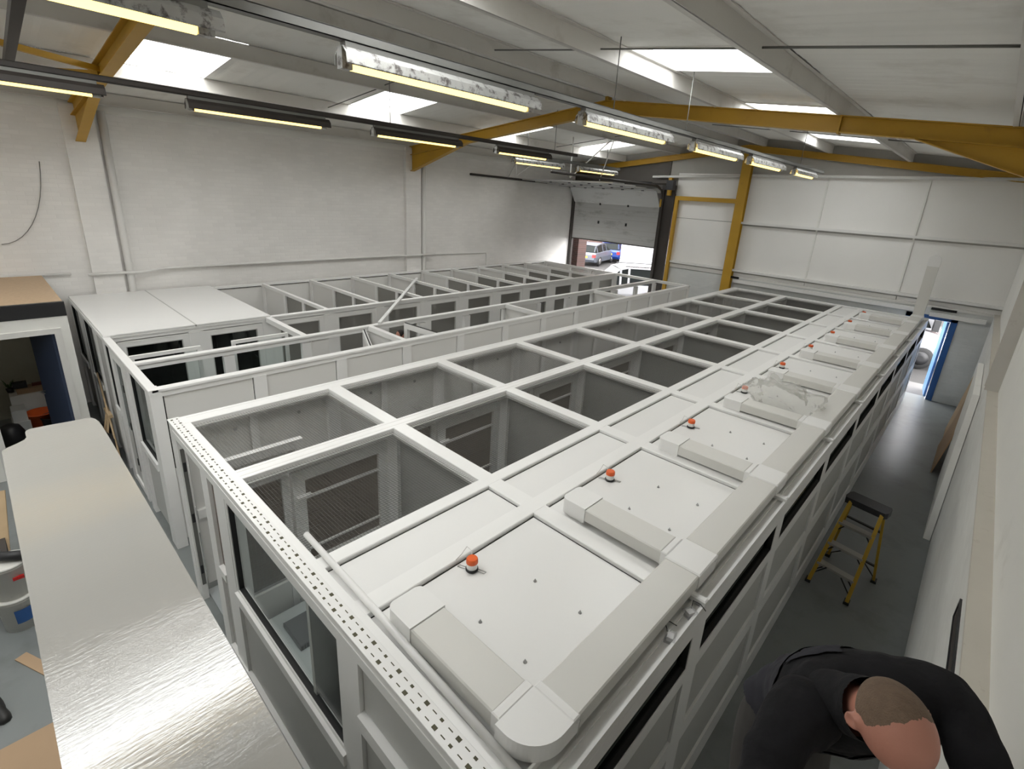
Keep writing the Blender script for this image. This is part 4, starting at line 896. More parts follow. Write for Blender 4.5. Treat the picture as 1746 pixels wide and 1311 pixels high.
o = MB().beam((-11.05, 7.93, ZT+0.02), (-7.55, 4.62, ZT+0.025), 0.06, 0.035).build('plastic_trim_length', 'ductwhite'); tag(o, 'loose white plastic trim lying diagonally across the open pens', 'trim')

# ---------------------------------------------------------------- office box with plywood roof
OX, OY, OZ = -9.70, 0.76, 2.55
t = thing('site_office', (-11, -1.0, 0), 'white boarded office box with chipboard roof and open doorway', 'office')
B(XL+0.02, OX-0.06, -4.5, OY-0.01, OZ-0.03, OZ).build('roof_board', 'chip', t)
B(OX-0.06, OX+0.01, -4.5, OY, OZ-0.20, OZ+0.005).build('fascia', 'black', t)
mb = MB(); mb.box(OX-0.10, OX, 0.60, OY, 0, OZ-0.2); mb.box(OX-0.10, OX, -4.5, -0.24, 0, OZ-0.2); mb.box(OX-0.10, OX, -0.24, 0.60, 2.12, OZ-0.2)
mb.build('front_wall', 'plaster', t)
B(XL+0.01, OX-0.10, OY-0.10, OY, 0, OZ-0.03).build('side_wall', 'plaster', t)
mb = MB(); mb.box(OX, OX+0.02, 0.58, 0.66, 0, 2.18); mb.box(OX, OX+0.02, -0.30, -0.22, 0, 2.18); mb.box(OX, OX+0.02, -0.22, 0.58, 2.10, 2.18)
mb.build('architrave', 'white', t)
d = MB().beam((OX-0.11, 0.57, 1.04), (-10.52, 0.36, 1.04), 0.04, 2.06).build('door_leaf', 'bluedk', t)
mb = MB().tube([(-10.44, 0.36, 1.02), (-10.42, 0.31, 1.02), (-10.30, 0.34, 1.02)], 0.012, 8); mb.build('lever_handle', 'steel', d)
ol = thing('office_fill_light', (-11.2, -1.2, 2.50), 'added fill light inside the office', 'light'); B(-11.3, -11.1, -1.8, -0.6, 2.46, 2.51).build('fill_panel', emis_mat('office_fill_glow', (1.0, 0.92, 0.75), 1.6), ol)  # added lamp, unseen, to brighten the office interior
B(XL+0.02, OX-0.1, -4.5, -4.42, 0, OZ-0.03).build('side_wall', 'plaster', t)
B(XL+0.011, XL+0.03, -4.4, OY-0.1, 0, OZ-0.03).build('lining', mat('cream_lining', (0.58, 0.58, 0.50), rough=0.6), t)
# clutter inside
def tub(loc, r0, r1, h, m, label, name='tub'):
    t = thing(name, loc, label, 'tub'); MB().lathe(loc, [(r0, 0), (r1, h), (r1+.012, h), (r1+.012, h+.012), (r1-.008, h+.012), (r0-.008, .012)], 24).build('shell', m, t); return t
tub((-11.35, 0.27, 0), 0.15, 0.20, 0.36, 'orange', 'orange plastic tub standing inside the office')
tub((-11.2, 0.42, 0), 0.15, 0.18, 0.30, 'black', 'black plastic tub beside the orange tub')
t = thing('tool_tray', (-11.75, 0.2, 0), 'pale tray of tools on a low bench in the office', 'tray')
B(-12.0, -11.65, -0.05, 0.5, 0, 0.62).build('bench', 'plaster', t); B(-11.95, -11.7, 0.05, 0.45, 0.62, 0.70).build('tray', 'card', t); B(-11.9, -11.78, 0.02, 0.2, 0.70, 0.80).build('drill', 'black', t); B(-11.88, -11.8, 0.26, 0.4, 0.70, 0.74).build('pad', 'redbrush', t)
t = thing('grey_crate', (-11.4, 0.02, 0), 'stack of grey crates beside the low bench', 'crate')
B(-11.55, -11.2, -0.1, 0.12, 0, 0.30).build('crate', 'panelgrey', t); B(-11.53, -11.22, -0.08, 0.1, 0.30, 0.5).build('crate', 'panelgrey', t)
o = MB().lathe((-11.0, -0.14, 0), [(0.10, 0), (0.16, 0.1), (0.17, 0.22), (0.12, 0.34), (0.05, 0.38)], 18).build('black_sack', 'black'); tag(o, 'black sack just inside the office doorway', 'sack')
t = thing('pot_plant', (-11.9, -0.02, 0.62), 'small green pot plant on the office bench', 'plant')
MB().lathe((-11.9, -0.02, 0.62), [(0.04, 0), (0.055, 0.08)], 12).build('pot', 'black', t)
mb = MB()
for k in range(14):
    a = k*2.4; q = Vector((-11.9+0.09*math.cos(a), -0.02+0.09*math.sin(a), 0.76+0.04*(k % 4))); p = Vector((-11.9, -0.02, 0.69)); s = Vector((-math.sin(a), math.cos(a), 0))*0.02
    mb.add([p, (p+q)/2+s, q, (p+q)/2-s], [(0, 1, 2, 3)])
mb.build('leaves', 'leaf', t, 'stuff')

# ---------------------------------------------------------------- gap between office and pens
for x, y, s in ((-9.45, 0.88, 1.0), (-10.1, 0.90, 0.8), (-8.9, 0.84, 0.8)):  # black lumps added to imitate the shade in this gap
    bm = bmesh.new(); bmesh.ops.create_icosphere(bm, subdivisions=3, radius=1.0)
    for v in bm.verts:
        p = v.co.copy(); d = 1+0.25*noise.noise(p*1.6+Vector((x, y, 0))); v.co = Vector((p.x*.36*d*s, p.y*.12*d, max(0, (p.z+.6))*.30*d*s))
    me = bpy.data.meshes.new('gap_shade_lump'); bm.to_mesh(me); bm.free(); me.materials.append(M['black'])
    for p in me.polygons: p.use_smooth = True
    o = bpy.data.objects.new('gap_shade_lump', me); COL.objects.link(o); o.location = (x, y, 0); tag(o, 'black lump standing in for shade in the gap beside the office, %s' % ('under the trestle' if x == -9.45 else 'nearest the block wall' if x < -10 else 'next to the broom head'), 'sack', 'black shade lumps beside the office')
t = thing('broom', (-8.75, 0.92, 0), 'broom with red-brown head leaning against the pen end wall', 'broom')
MB().tube([(-8.85, 0.93, 0.06), (-10.2, 1.005, 1.25)], 0.013, 8).build('handle', 'timber', t)
B(-9.0, -8.7, 0.86, 0.96, 0.0, 0.07).build('head', 'redbrush', t)
t = thing('timber_trestle', (-9.6, 0.95, 0), 'short timber trestle legs standing by the black lumps', 'trestle')
for dx in (-0.12, 0.10): MB().beam((-9.75+dx, 0.84, 0.0), (-9.65+dx*.4, 0.98, 0.75), 0.045, 0.03).build('leg', 'timber', t)
MB().beam((-9.85, 0.98, 0.74), (-9.45, 0.98, 0.74), 0.05, 0.05).build('bearer', 'timber', t)

# ---------------------------------------------------------------- corridor: ladder, boards
t = thing('step_ladder', (-0.36, 6.75, 0), 'yellow fibreglass step ladder with paint-splashed black top', 'ladder')
H = 1.10
fl, fr_ = Vector((-0.66, 6.44, 0)), Vector((-0.22, 6.36, 0)); tl, tr_ = Vector((-0.50, 6.78, H)), Vector((-0.17, 6.72, H))
bl, br_ = Vector((-0.60, 7.18, 0)), Vector((-0.05, 7.05, 0)); ul, ur_ = Vector((-0.49, 6.92, H)), Vector((-0.16, 6.86, H))
for a, b in ((fl, tl), (fr_, tr_)): MB().beam(a, b, 0.04, 0.085, (0, 1, 0.3)).build('front_rail', 'ladder', t)
for a, b in ((bl, ul), (br_, ur_)): MB().beam(a, b, 0.028, 0.045, (0, 1, -0.2)).build('rear_rail', 'ladder', t)
for f in (0.25, 0.50, 0.75):
    a, b = fl.lerp(tl, f), fr_.lerp(tr_, f); MB().beam(a, b, 0.10, 0.03).build('tread', 'alu', t)
    for p, q in ((a, b), (b, a)): MB().tube([p.lerp(q, .22)-Vector((0, 0, .01)), p-Vector((0, .02, .11))], 0.008, 5).build('tread_brace', 'black', t)
for f in (0.22, 0.7): MB().beam(bl.lerp(ul, f), br_.lerp(ur_, f), 0.03, 0.02).build('rear_bar', 'black', t)
MB().tube([bl.lerp(ul, .22).lerp(br_.lerp(ur_, .22), .3), bl.lerp(ul, .05)], 0.008, 5).build('rear_brace', 'black', t)
MB().tube([br_.lerp(ur_, .22).lerp(bl.lerp(ul, .22), .3), br_.lerp(ur_, .05)], 0.008, 5).build('rear_brace', 'black', t)
for p, q in ((fl.lerp(tl, .1), fr_.lerp(tr_, .1)), (fr_.lerp(tr_, .08), fl.lerp(tl, .08))): MB().tube([p, p.lerp(q, .3)+Vector((0, 0, .17))], 0.009, 5).build('foot_brace', 'black', t)
c = (tl+tr_+ul+ur_)/4; ax = (tr_-tl).normalized(); ay = Vector((-ax.y, ax.x, 0))
pts = [c+ax*a+ay*b for a, b in ((-.21, -.11), (.21, -.11), (.23, -.06), (.23, .06), (.21, .11), (-.21, .11), (-.23, .06), (-.23, -.06))]
MB().poly3([Vector((p.x, p.y, H-.03)) for p in pts], (0, 0, 0.075)).build('top_step', 'splash', t)
for p in (fl, fr_, bl, br_): B(p.x-.03, p.x+.03, p.y-.045, p.y+.045, 0, .035).build('foot', 'black', t)
# boards leaning on the right wall
def lean(name, y0, y1, xb, xt, h, th, m, label, bend=0.0):
    mb = MB(); n = 8; vs = []; fs = []
    for i in range(n+1):
        f = i/n; x = xb+(xt-xb)*f-bend*math.sin(PI*f); z = h*f
        vs += [(x, y0, z), (x, y1, z), (x+th, y1, z), (x+th, y0, z)]
    for i in range(n):
        for k in range(4): fs.append((i*4+k, i*4+(k+1) % 4, i*4+4+(k+1) % 4, i*4+4+k))
    fs += [(0, 1, 2, 3), tuple(reversed(range(n*4, n*4+4)))]
    mb.add(vs, fs); return tag(mb.build(name, m), label, 'board')
o = MB().poly3([(0.31, 8.70, 0), (0.31, 11.2, 0), (0.31, 12.1, 2.02), (0.31, 9.7, 2.02)], (0.082, 0, 0)).build('white_slab', 'plaster'); tag(o, 'large white slab leaning along the right wall', 'board')
lean('plywood_sheet', 11.3, 12.9, 0.18, 0.36, 1.15, 0.018, 'ply', 'plywood sheet leaning on the right wall beyond the white slab')
lean('plywood_sheet', 12.95, 14.2, 0.22, 0.37, 1.35, 0.018, 'timber', 'pale plywood sheet leaning nearest the blue doorway')
t = thing('wall_vent', (XR, 3.4, 2.1), 'black framed slot vent under the cream ledge', 'vent')
frame_yz(MB(), XR-0.012, XR+0.002, 2.6, 3.70, 2.12, 2.26, 0.02).build('vent_frame', 'black', t)
B(XR-0.006, XR+0.002, 2.61, 3.69, 2.13, 2.25).build('vent_face', 'dark', t)

# ---------------------------------------------------------------- parapet with gloss capping below the camera
CZ0 = 2.80
t = thing('parapet_capping', (-1.9, 0.14, CZ0), 'white gloss painted capping board with rounded end and notched corner', 'capping')
def arc(cx, cy, r, a0, a1, n=7): return [(cx+r*math.cos(math.radians(a0+(a1-a0)*k/n)), cy+r*math.sin(math.radians(a0+(a1-a0)*k/n))) for k in range(n+1)]
CAPEND = [(-3.692, 0.369), (-4.063, 0.367), (-4.156, 0.363), (-4.216, 0.353), (-4.256, 0.335), (-4.263, 0.309), (-4.266, 0.231), (-4.279, 0.131), (-4.283, 0.034), (-4.269, 0.016), (-4.24, 0.007), (-4.195, 0.006), (-4.149, 0.006), (-4.116, -0.006), (-4.084, -0.04), (-4.056, -0.077), (-4.03, -0.104), (-4.004, -0.111)]
poly = [(0.38, -0.105), (0.38, 0.372), (-2.0, 0.370)] + CAPEND
mb = MB(); mb.prism(poly, CZ0-0.025, CZ0); mb.build('capping_board', 'cap', t)
w = thing('parapet_wall', (-1.0, 0.09, 0), 'plain white parapet wall under the gloss capping', 'wall')
B(-3.9, XR-0.01, -0.06, 0.31, 0, CZ0-0.026).build('core', 'plaster', w)

# ---------------------------------------------------------------- clutter on the floor left of the parapet
def bucket(loc, label, top=True, lab=False):
    t = thing('paint_bucket', loc, label, 'bucket')
    MB().lathe(loc, [(0.135, 0), (0.155, 0.33), (0.165, 0.335), (0.165, 0.36), (0.158, 0.365)], 28).build('shell', 'bucket', t)
    MB().lathe((loc[0], loc[1], loc[2]+0.355), [(0.168, 0), (0.168, 0.018), (0.15, 0.024)], 28).build('lid', 'bucket', t)
    if lab:
        vs = []; fs = []; n = 8
        for k in range(n+1):
            a = math.radians(-15+65*k/n)
            for z, r in ((0.10, 0.144), (0.26, 0.1535)): vs.append((loc[0]+r*math.cos(a), loc[1]+r*math.sin(a), loc[2]+z))
        for k in range(n): fs.append((2*k, 2*k+2, 2*k+3, 2*k+1))
        MB().add(vs, fs, True).build('blue_label', 'blue', t)
    else: B(loc[0]+0.13, loc[0]+0.158, loc[1]+0.02, loc[1]+0.10, loc[2]+0.22, loc[2]+0.25).build('red_label', 'redlamp', t)
    MB().tube([(loc[0]+0.15*math.cos(a), loc[1]+0.15*math.sin(a), loc[2]+0.30-0.10*math.sin((a-0.2)*1.2)) for a in [0.2+k*0.26 for k in range(11)]], 0.003, 5).build('wire_handle', 'steel', t)
    return t
bucket((-6.25, -0.36, 0), 'white paint bucket with blue label on the floor', lab=True)
bucket((-6.25, -0.36, 0.382), 'white paint bucket stacked on the blue-labelled bucket')
t = thing('angle_grinder', (-6.25, -0.38, 0.765), 'black power tool lying on the upper bucket', 'tool')
MB().tube([(-6.38, -0.52, 0.81), (-6.25, -0.38, 0.82), (-6.14, -0.20, 0.81)], [0.03, 0.045, 0.05], 10).build('body', 'black', t)
MB().lathe((-6.12, -0.17, 0.766), [(0.06, 0), (0.06, 0.012)], 16).build('disc', 'dark', t)
MB().beam((-6.30, -0.40, 0.80), (-6.38, -0.40, 0.96), 0.05, 0.07).build('handle', 'black', t)
o = MB().beam((-6.65, -0.45, 0.02), (-7.2, -0.30, 1.05), 0.09, 0.022).build('timber_offcut', 'timber'); tag(o, 'timber offcut propped behind the buckets', 'timber')
o = B(-6.95, -6.65, -0.70, -0.35, 0, 0.62).build('dark_toolbox', 'dark'); tag(o, 'dark tool case standing behind the buckets', 'tool case')
o = B(-4.75, -4.15, -0.75, -0.27, 0.001, 0.008).build('card_sheet', 'card'); tag(o, 'brown card sheet on the floor by the parapet', 'card')
o = MB().beam((-5.75, -0.42, 0.006), (-5.25, -0.20, 0.006), 0.09, 0.01).build('sawdust_strip', 'card'); tag(o, 'thin strip of brown packing paper on the floor', 'paper')

# ---------------------------------------------------------------- people
def skin_mesh(name, nodes, edges, root, sub=2):
    me = bpy.data.meshes.new(name); names = list(nodes); idx = {k: i for i, k in enumerate(names)}
    me.from_pydata([nodes[k][0] for k in names], [(idx[a], idx[b]) for a, b in edges], [])
    o = bpy.data.objects.new(name, me); COL.objects.link(o)
    md = o.modifiers.new('skin', 'SKIN'); md.use_smooth_shade = True
    for k in names:
        sv = me.skin_vertices[0].data[idx[k]]; r = nodes[k][1]; sv.radius = r if isinstance(r, tuple) else (r, r); sv.use_root = (k == root)
    s = o.modifiers.new('sub', 'SUBSURF'); s.levels = sub; s.render_levels = sub
    return o
def bake(o):
    dg = bpy.context.evaluated_depsgraph_get(); dg.update(); me = bpy.data.meshes.new_from_object(o.evaluated_get(dg))
    old = o.data; o.modifiers.clear(); o.data = me; bpy.data.meshes.remove(old); return o
def merge_remesh(o, extra, voxel=0.008, smooth=4):
    "fuse extra (verts, faces) into the baked mesh and rebuild it as one continuous surface"
    me = o.data; bm = bmesh.new(); bm.from_mesh(me)
    for vs, fs in extra:
        bv = [bm.verts.new(v) for v in vs]
        for f in fs:
            try: bm.faces.new([bv[i] for i in f])
            except ValueError: pass
    bmesh.ops.recalc_face_normals(bm, faces=bm.faces); bm.to_mesh(me); bm.free()
    r = o.modifiers.new('rm', 'REMESH'); r.mode = 'VOXEL'; r.voxel_size = voxel
    s = o.modifiers.new('sm', 'SMOOTH'); s.factor = 0.5; s.iterations = smooth
    bake(o)
    for p in o.data.polygons: p.use_smooth = True
    return o
def head_geo(c, fwd, up, s=1.0, nu=40, nv=28):
    "a head: cranium, brow, nose, jaw and ears; c is the centre of the skull"
    f = Vector(fwd).normalized(); u = Vector(up); u = (u-f*u.dot(f)).normalized(); l = u.cross(f); c = Vector(c)
    vs = []; fs = []
    for j in range(nv+1):
        th = PI*j/nv
        for i in range(nu):
            ph = 2*PI*i/nu; x = math.sin(th)*math.cos(ph); y = math.sin(th)*math.sin(ph); z = math.cos(th)
            X, Y, Z = x*0.098, y*0.078, z*0.105
            if z < 0:
                k = -z; X = X*(1-0.10*k)+0.012*k; Y *= 1-0.28*k; Z *= 1.22
                if x < 0: X *= 1-0.35*k
            if x > 0 and -0.05 < z < 0.25: X += 0.004*(x**4)
            if x > 0.9 and abs(z+0.22) < 0.2 and abs(y) < 0.25: X += 0.024*(1-abs(y)/0.25)*(1-abs(z+0.22)/0.2)
            if x > 0.75 and 0.2 < abs(y) < 0.5 and abs(z+0.03) < 0.12: X -= 0.006
            if x > 0.8 and abs(z+0.52) < 0.06: X += 0.004
            vs.append(c+(f*X+l*Y+u*Z)*s)
    for j in range(nv):
        for i in range(nu): fs.append((j*nu+i, j*nu+(i+1) % nu, (j+1)*nu+(i+1) % nu, (j+1)*nu+i))
    out = [(vs, fs)]
    for sg in (-1, 1):
        ev = []; ef = []; n = 14
        for ring, (rr, off) in enumerate(((1.0, 0.0), (1.05, 0.012), (0.92, 0.022), (0.55, 0.017), (0.0, 0.012))):
            for i in range(n):
                a = 2*PI*i/n; ev.append(c+(f*(-0.008+0.019*rr*math.cos(a)-0.35*off)+u*(-0.022+0.032*rr*math.sin(a)*(1.15 if math.sin(a) > 0 else 0.95))+l*(sg*(0.070+off)))*s)
        for q in range(4):
            for i in range(n): ef.append((q*n+i, q*n+(i+1) % n, (q+1)*n+(i+1) % n, (q+1)*n+i))
        ef.append(tuple(range(n)))
        out.append((ev, ef))
    return out
def hair_cap(name, c, fwd, up, material, parent, keep, s=1.0, grow=1.03):
    f = Vector(fwd).normalized(); u = Vector(up); u = (u-f*u.dot(f)).normalized(); l = u.cross(f); c = Vector(c)
    nu, nv = 64, 40; vs = []; fs = []
    for j in range(nv+1):
        th = PI*j/nv
        for i in range(nu):
            ph = 2*PI*i/nu; x = math.sin(th)*math.cos(ph); y = math.sin(th)*math.sin(ph); z = math.cos(th)
            e = 0.985+(grow-0.985)*max(0.0, min(1.0, keep(x, y, z)*2.2))
            X, Y, Z = x*0.098*e, y*0.078*e, z*0.105*e
            if z < 0:
                k = -z; Y *= 1-0.28*k; Z *= 1.22; X = X*(1-0.10*k)+0.012*k
                if x < 0: X *= 1-0.35*k
            vs.append(c+(f*X+l*Y+u*Z)*s)
    for j in range(nv):
        for i in range(nu):
            q = (j*nu+i, j*nu+(i+1) % nu, (j+1)*nu+(i+1) % nu, (j+1)*nu+i)
            th = PI*(j+.5)/nv; ph = 2*PI*(i+.5)/nu
            if keep(math.sin(th)*math.cos(ph), math.sin(th)*math.sin(ph), math.cos(th)) > -0.12: fs.append(q)
    return MB().add(vs, fs, True).build(name, material, parent)
def hand_nodes(pre, wrist, palm_dir, side, curl_dir, s=1.0):
    "palm and five bent fingers as a skin graph; returns nodes and edges"
    w = Vector(wrist); d = Vector(palm_dir).normalized(); sd = Vector(side); sd = (sd-d*sd.dot(d)).normalized(); cd = Vector(curl_dir).normalized()
    nd = {}; ed = []
    nd[pre+'palm'] = (tuple(w+d*0.055*s), (0.030*s, 0.020*s)); ed.append((pre+'wrist', pre+'palm'))
    for k, (off, ln) in enumerate(((-0.033, 0.075), (-0.011, 0.088), (0.011, 0.082), (0.031, 0.064))):
        b = w+d*0.10*s+sd*off*s; nd[pre+'k%d' % k] = (tuple(b), 0.0105*s); ed.append((pre+'palm', pre+'k%d' % k))
        m = b+(d*0.75+cd*0.6).normalized()*ln*0.5*s; e = m+(d*0.25+cd).normalized()*ln*0.5*s
        nd[pre+'m%d' % k] = (tuple(m), 0.0095*s); nd[pre+'e%d' % k] = (tuple(e), 0.008*s); ed += [(pre+'k%d' % k, pre+'m%d' % k), (pre+'m%d' % k, pre+'e%d' % k)]
    a = w+d*0.045*s-sd*0.04*s; b = a+(d*0.6-sd*0.8+cd*0.3).normalized()*0.035*s; e = b+(d*0.9-sd*0.2+cd*0.4).normalized()*0.03*s
    nd[pre+'t0'] = (tuple(a), 0.013*s); nd[pre+'t1'] = (tuple(b), 0.011*s); nd[pre+'t2'] = (tuple(e), 0.009*s); ed += [(pre+'palm', pre+'t0'), (pre+'t0', pre+'t1'), (pre+'t1', pre+'t2')]
    return nd, ed
def person(label, J, fwd_head, up_head, jacket, trouser, hairmat, hair_keep, name='person', hands=True, voxel=0.009, vest=None):
    """J: joint positions pelvis, chest, neck, head, sh_r, el_r, wr_r, sh_l, el_l, wr_l, hip_r, kn_r, an_r, to_r and the left ones"""
    base = Vector(J['an_r']).lerp(Vector(J['an_l']), .5); base.z = min(J['an_r'][2], J['an_l'][2])-0.09
    t = thing(name, base, label, 'person')
    V = {k: Vector(v) for k, v in J.items()}
    nd = {'pelvis': (J['pelvis'], (0.13, 0.10)), 'waist': (tuple(V['pelvis'].lerp(V['chest'], .5)), (0.125, 0.095)), 'chest': (J['chest'], (0.15, 0.105)), 'neck': (J['neck'], 0.058), 'skull': (tuple(V['neck'].lerp(V['head'], .65)), 0.055)}
    ed = [('pelvis', 'waist'), ('waist', 'chest'), ('chest', 'neck'), ('neck', 'skull')]
    for s in 'rl':
        for a, r in (('sh_', 0.062), ('el_', 0.043), ('wr_', 0.027)): nd[a+s] = (J[a+s], r)
        ed += [('chest', 'sh_'+s), ('sh_'+s, 'el_'+s), ('el_'+s, 'wr_'+s)]
        for a, r in (('hip_', 0.088), ('kn_', 0.058), ('an_', 0.034), ('to_', 0.018)): nd[a+s] = (J[a+s], r)
        ed += [('pelvis', 'hip_'+s), ('hip_'+s, 'kn_'+s), ('kn_'+s, 'an_'+s), ('an_'+s, 'to_'+s)]
    nodes, edges = dict(nd), list(ed)
    if hands:
        for s in 'rl':
            d = (V['wr_'+s]-V['el_'+s]); nm = 'wr_'+s
            side = Vector((1, 0, 0)) if abs(d.normalized().x) < .8 else Vector((0, 1, 0))
            hn, he = hand_nodes('h'+s, J[nm], d, side, Vector((0, 0, -1)) if abs(d.normalized().z) < .7 else Vector((0, -1, 0)))
            nodes.update(hn); edges += [(nm if a == 'h'+s+'wrist' else a, b) for a, b in he]
    o = bake(skin_mesh('body', nodes, edges, 'pelvis'))
    merge_remesh(o, head_geo(J['head'], fwd_head, up_head), voxel, 3)
    o.data.materials.clear(); o.data.materials.append(M['skin'])
    # clothing: shells grown from the body, ending at neck, wrists, waist and ankles
    bones = [('torso', 'pelvis', 'chest'), ('neck', 'chest', 'neck'), ('head', 'neck', 'head')]
    for s in 'rl': bones += [('torso', 'chest', 'sh_'+s), ('arm', 'sh_'+s, 'el_'+s), ('fore', 'el_'+s, 'wr_'+s), ('leg', 'pelvis', 'hip_'+s), ('leg', 'hip_'+s, 'kn_'+s), ('shin', 'kn_'+s, 'an_'+s), ('foot', 'an_'+s, 'to_'+s)]
    me = o.data; nv = len(me.vertices); P = np.empty(nv*3); me.vertices.foreach_get('co', P); P = P.reshape(-1, 3)
    NR = np.array([v.normal[:] for v in me.vertices])
    best = np.full(nv, 1e9); cls = np.zeros(nv, int); tt = np.zeros(nv)
    for bi, (cn, a, b) in enumerate(bones):
        A = np.array(V[a]); D = np.array(V[b])-A; q = np.clip(((P-A)@D)/(D@D), 0, 1); ra, rb = (max(nd[k][1]) if isinstance(nd[k][1], tuple) else nd[k][1] for k in (a, b if b in nd else 'skull'))
        dist = np.linalg.norm(P-A-q[:, None]*D, axis=1)-(ra+(rb-ra)*q)
        if cn == 'head': dist -= 0.035
        m = dist < best; best[m] = dist[m]; cls[m] = bi; tt[m] = q[m]
    for s in 'rl':
        w = np.array(V['wr_'+s]); d = np.array((V['wr_'+s]-V['el_'+s]).normalized()); beyond = (np.linalg.norm(P-w, axis=1) < 0.24) & (((P-w)@d) > -0.015)
        fi = [i for i, bb in enumerate(bones) if bb[1] == 'el_'+s][0]; tt[beyond & (cls == fi)] = 1.0
    kinds = np.array([bb[0] for bb in bones])[cls]; first = np.array([bb[1] for bb in bones])[cls]
    torso = ((kinds == 'torso') & ~((first == 'pelvis') & (tt < 0.08))) | ((kinds == 'neck')) | ((kinds == 'head') & (tt < 0.40))
    sleeve = (kinds == 'arm') | ((kinds == 'fore') & (tt < 0.93))
    legs = (kinds == 'leg') | (kinds == 'shin') | ((kinds == 'torso') & (first == 'pelvis') & (tt < 0.3))
    def shell(nm, mask, off, material):
        fold = np.array([noise.noise(Vector(p)*9)*0.010+noise.noise(Vector(p)*22)*0.005 for p in P[mask]]) if nm != 'trousers' else 0.0
        keepf = [tuple(p.vertices) for p in me.polygons if all(mask[i] for i in p.vertices)]
        Q = P.copy(); Q[mask] = P[mask]+NR[mask]*(off+fold)[:, None] if nm != 'trousers' else P[mask]+NR[mask]*off
        used = sorted({i for f in keepf for i in f}); mp = {i: k for k, i in enumerate(used)}
        return MB().add([Q[i] for i in used], [tuple(mp[i] for i in f) for f in keepf], True).build(nm, material)
    parts = [o, shell('jacket', torso | sleeve, 0.024, jacket), shell('trousers', legs, 0.014, trouser)]
    if vest: parts.append(shell('vest', torso & (kinds == 'torso') & (first == 'pelvis'), 0.031, vest))
    for s in 'rl':
        a, b = V['an_'+s], V['to_'+s]; d = (b-a); d.z = 0; d.normalize(); z0 = a.z-.09
        p0 = Vector((a.x, a.y, 0))-d*.07; q = Vector((0, 0, 1)); sd = d.cross(q)
        vs = []; fs = []; st = ((0, .05, .15), (.04, .062, .19), (.11, .060, .17), (.16, .05, .085), (.24, .052, .07), (.29, .042, .055), (.315, .02, .04))
        for x, hw, h in st:
            for k in range(10):
                an = PI*k/9; vs.append(p0+d*x+sd*(hw*math.cos(an))+Vector((0, 0, z0+h*math.sin(an))))
        for i in range(len(st)-1):
            for k in range(9): fs.append((i*10+k, i*10+k+1, (i+1)*10+k+1, (i+1)*10+k))
            fs.append((i*10+9, i*10, (i+1)*10, (i+1)*10+9))
        fs += [tuple(range(10)), tuple(reversed(range((len(st)-1)*10, len(st)*10)))]
        parts.append(MB().add(vs, fs, True).build('boot', 'boot'))
    for p in parts: p.parent = t; p.location = -base
    h = hair_cap('hair', J['head'], fwd_head, up_head, hairmat, t, hair_keep)
    return t
def keep_bald(x, y, z): return min(-0.10-x+0.16*abs(y), z+0.35)+0.10*noise.noise(Vector((x*4, y*4, z*4)))+0.05*noise.noise(Vector((x*13, y*13, z*13)))
def keep_full(x, y, z): return min(0.62-x, z+0.45-0.6*max(0, x+0.2))
# man bowed over at the right wall, standing on a work platform below the frame
MAN = dict(head=(0.115, 1.30, 3.275), neck=(0.05, 1.44, 3.15), chest=(-0.01, 1.60, 2.98), pelvis=(-0.14, 1.86, 2.62),
           sh_r=(-0.085, 1.36, 3.06), el_r=(-0.10, 1.13, 2.86), wr_r=(0.02, 0.95, 2.78),
           sh_l=(0.245, 1.70, 3.13), el_l=(0.385, 1.50, 2.99), wr_l=(0.23, 1.23, 3.06),
           hip_r=(-0.21, 1.79, 2.54), kn_r=(-0.14, 1.62, 2.12), an_r=(-0.20, 1.74, 1.70), to_r=(-0.10, 1.58, 1.67),
           hip_l=(-0.07, 1.93, 2.54), kn_l=(0.02, 1.76, 2.12), an_l=(-0.02, 1.90, 1.70), to_l=(0.08, 1.74, 1.67))
m1 = person('man in black fleece bowing his cropped balding head beside the right wall', MAN, (0.58, -0.45, -0.62), (0.20, -0.45, 0.72), 'jacket', 'trouser', 'hair', keep_bald, voxel=0.006, vest='vest')
pp = B(0.15, 0.20, 1.10, 1.13, 3.10, 3.14).build('paper_scrap', 'paper'); pp.location = (0, 0, 0); tag(pp, 'small white paper held by the bowed man', 'paper')
t = thing('work_platform', (0.0, 1.8, 0), 'aluminium work platform under the bowed man', 'platform')
B(-0.32, 0.30, 1.50, 2.15, 1.57, 1.61).build('deck', 'ply', t)
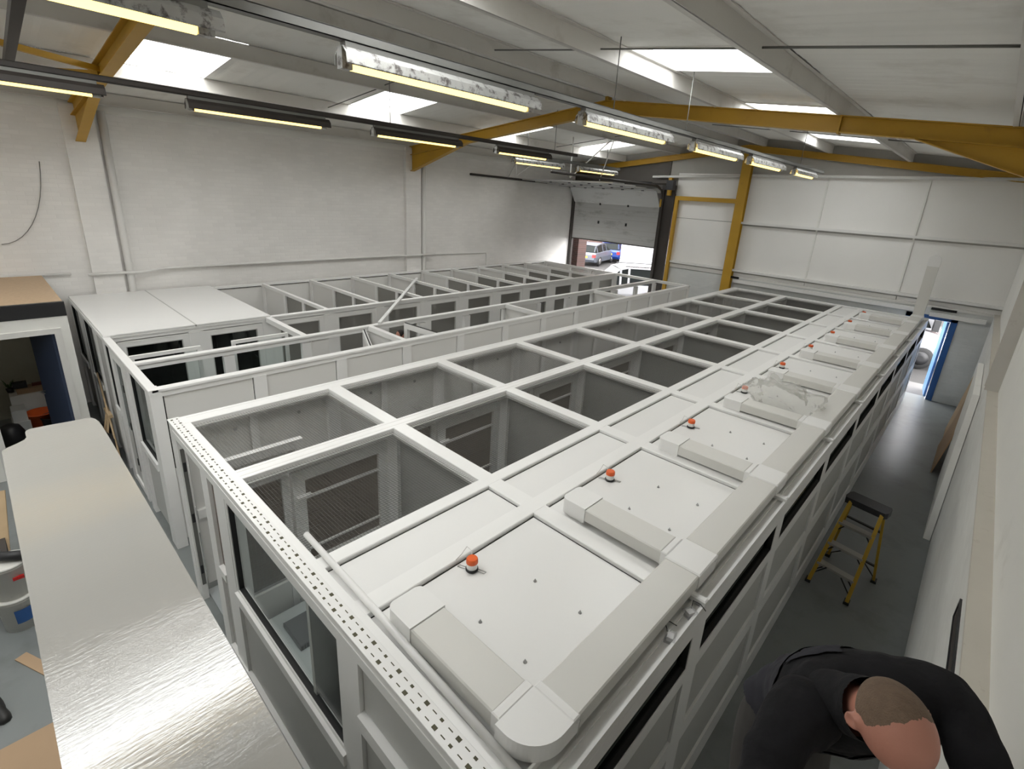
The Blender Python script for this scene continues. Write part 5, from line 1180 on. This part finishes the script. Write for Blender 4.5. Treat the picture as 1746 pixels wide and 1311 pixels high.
for x in (-0.30, 0.28):
    for y in (1.53, 2.12): B(x-0.02, x+0.02, y-0.02, y+0.02, 0, 1.57).build('leg', 'alu', t)
# person inside the open-topped block, only the crown shows
P2 = dict(head=(-8.22, 5.50, 1.63), neck=(-8.22, 5.52, 1.46), chest=(-8.22, 5.53, 1.27), pelvis=(-8.22, 5.54, 0.93),
          sh_r=(-8.40, 5.53, 1.38), el_r=(-8.46, 5.50, 1.12), wr_r=(-8.40, 5.38, 0.95), sh_l=(-8.04, 5.53, 1.38), el_l=(-7.98, 5.50, 1.12), wr_l=(-8.04, 5.38, 0.95),
          hip_r=(-8.31, 5.54, 0.86), kn_r=(-8.32, 5.52, 0.48), an_r=(-8.32, 5.56, 0.09), to_r=(-8.32, 5.42, 0.05), hip_l=(-8.13, 5.54, 0.86), kn_l=(-8.12, 5.52, 0.48), an_l=(-8.12, 5.56, 0.09), to_l=(-8.12, 5.42, 0.05))
person('dark-haired person standing inside the open-topped pens, only the crown showing', P2, (0, -1, -0.15), (0, -0.15, 1), 'jacket', 'trouser', 'hairdark', keep_full, hands=True, voxel=0.011)
# person on the floor left of the parapet, only the lower legs show
P3 = {k: (v[0], v[1], v[2]) for k, v in dict(head=(-5.45, -1.02, 1.62), neck=(-5.47, -1.02, 1.46), chest=(-5.48, -1.02, 1.27), pelvis=(-5.5, -1.0, 0.92),
          sh_r=(-5.48, -1.20, 1.38), el_r=(-5.42, -1.26, 1.12), wr_r=(-5.25, -1.2, 1.0), sh_l=(-5.48, -0.84, 1.38), el_l=(-5.45, -0.80, 1.12), wr_l=(-5.3, -0.85, 0.98),
          hip_r=(-5.5, -1.09, 0.86), kn_r=(-5.62, -1.0, 0.48), an_r=(-5.95, -0.72, 0.10), to_r=(-5.82, -0.66, 0.05), hip_l=(-5.5, -0.91, 0.86), kn_l=(-5.36, -0.75, 0.49), an_l=(-5.24, -0.62, 0.09), to_l=(-5.10, -0.58, 0.05)).items()}
person('person in dark trousers and black boots stepping past the buckets', P3, (1, 0.1, -0.2), (0.2, 0, 1), 'jacket', 'trouser', 'hairdark', keep_full, voxel=0.011)
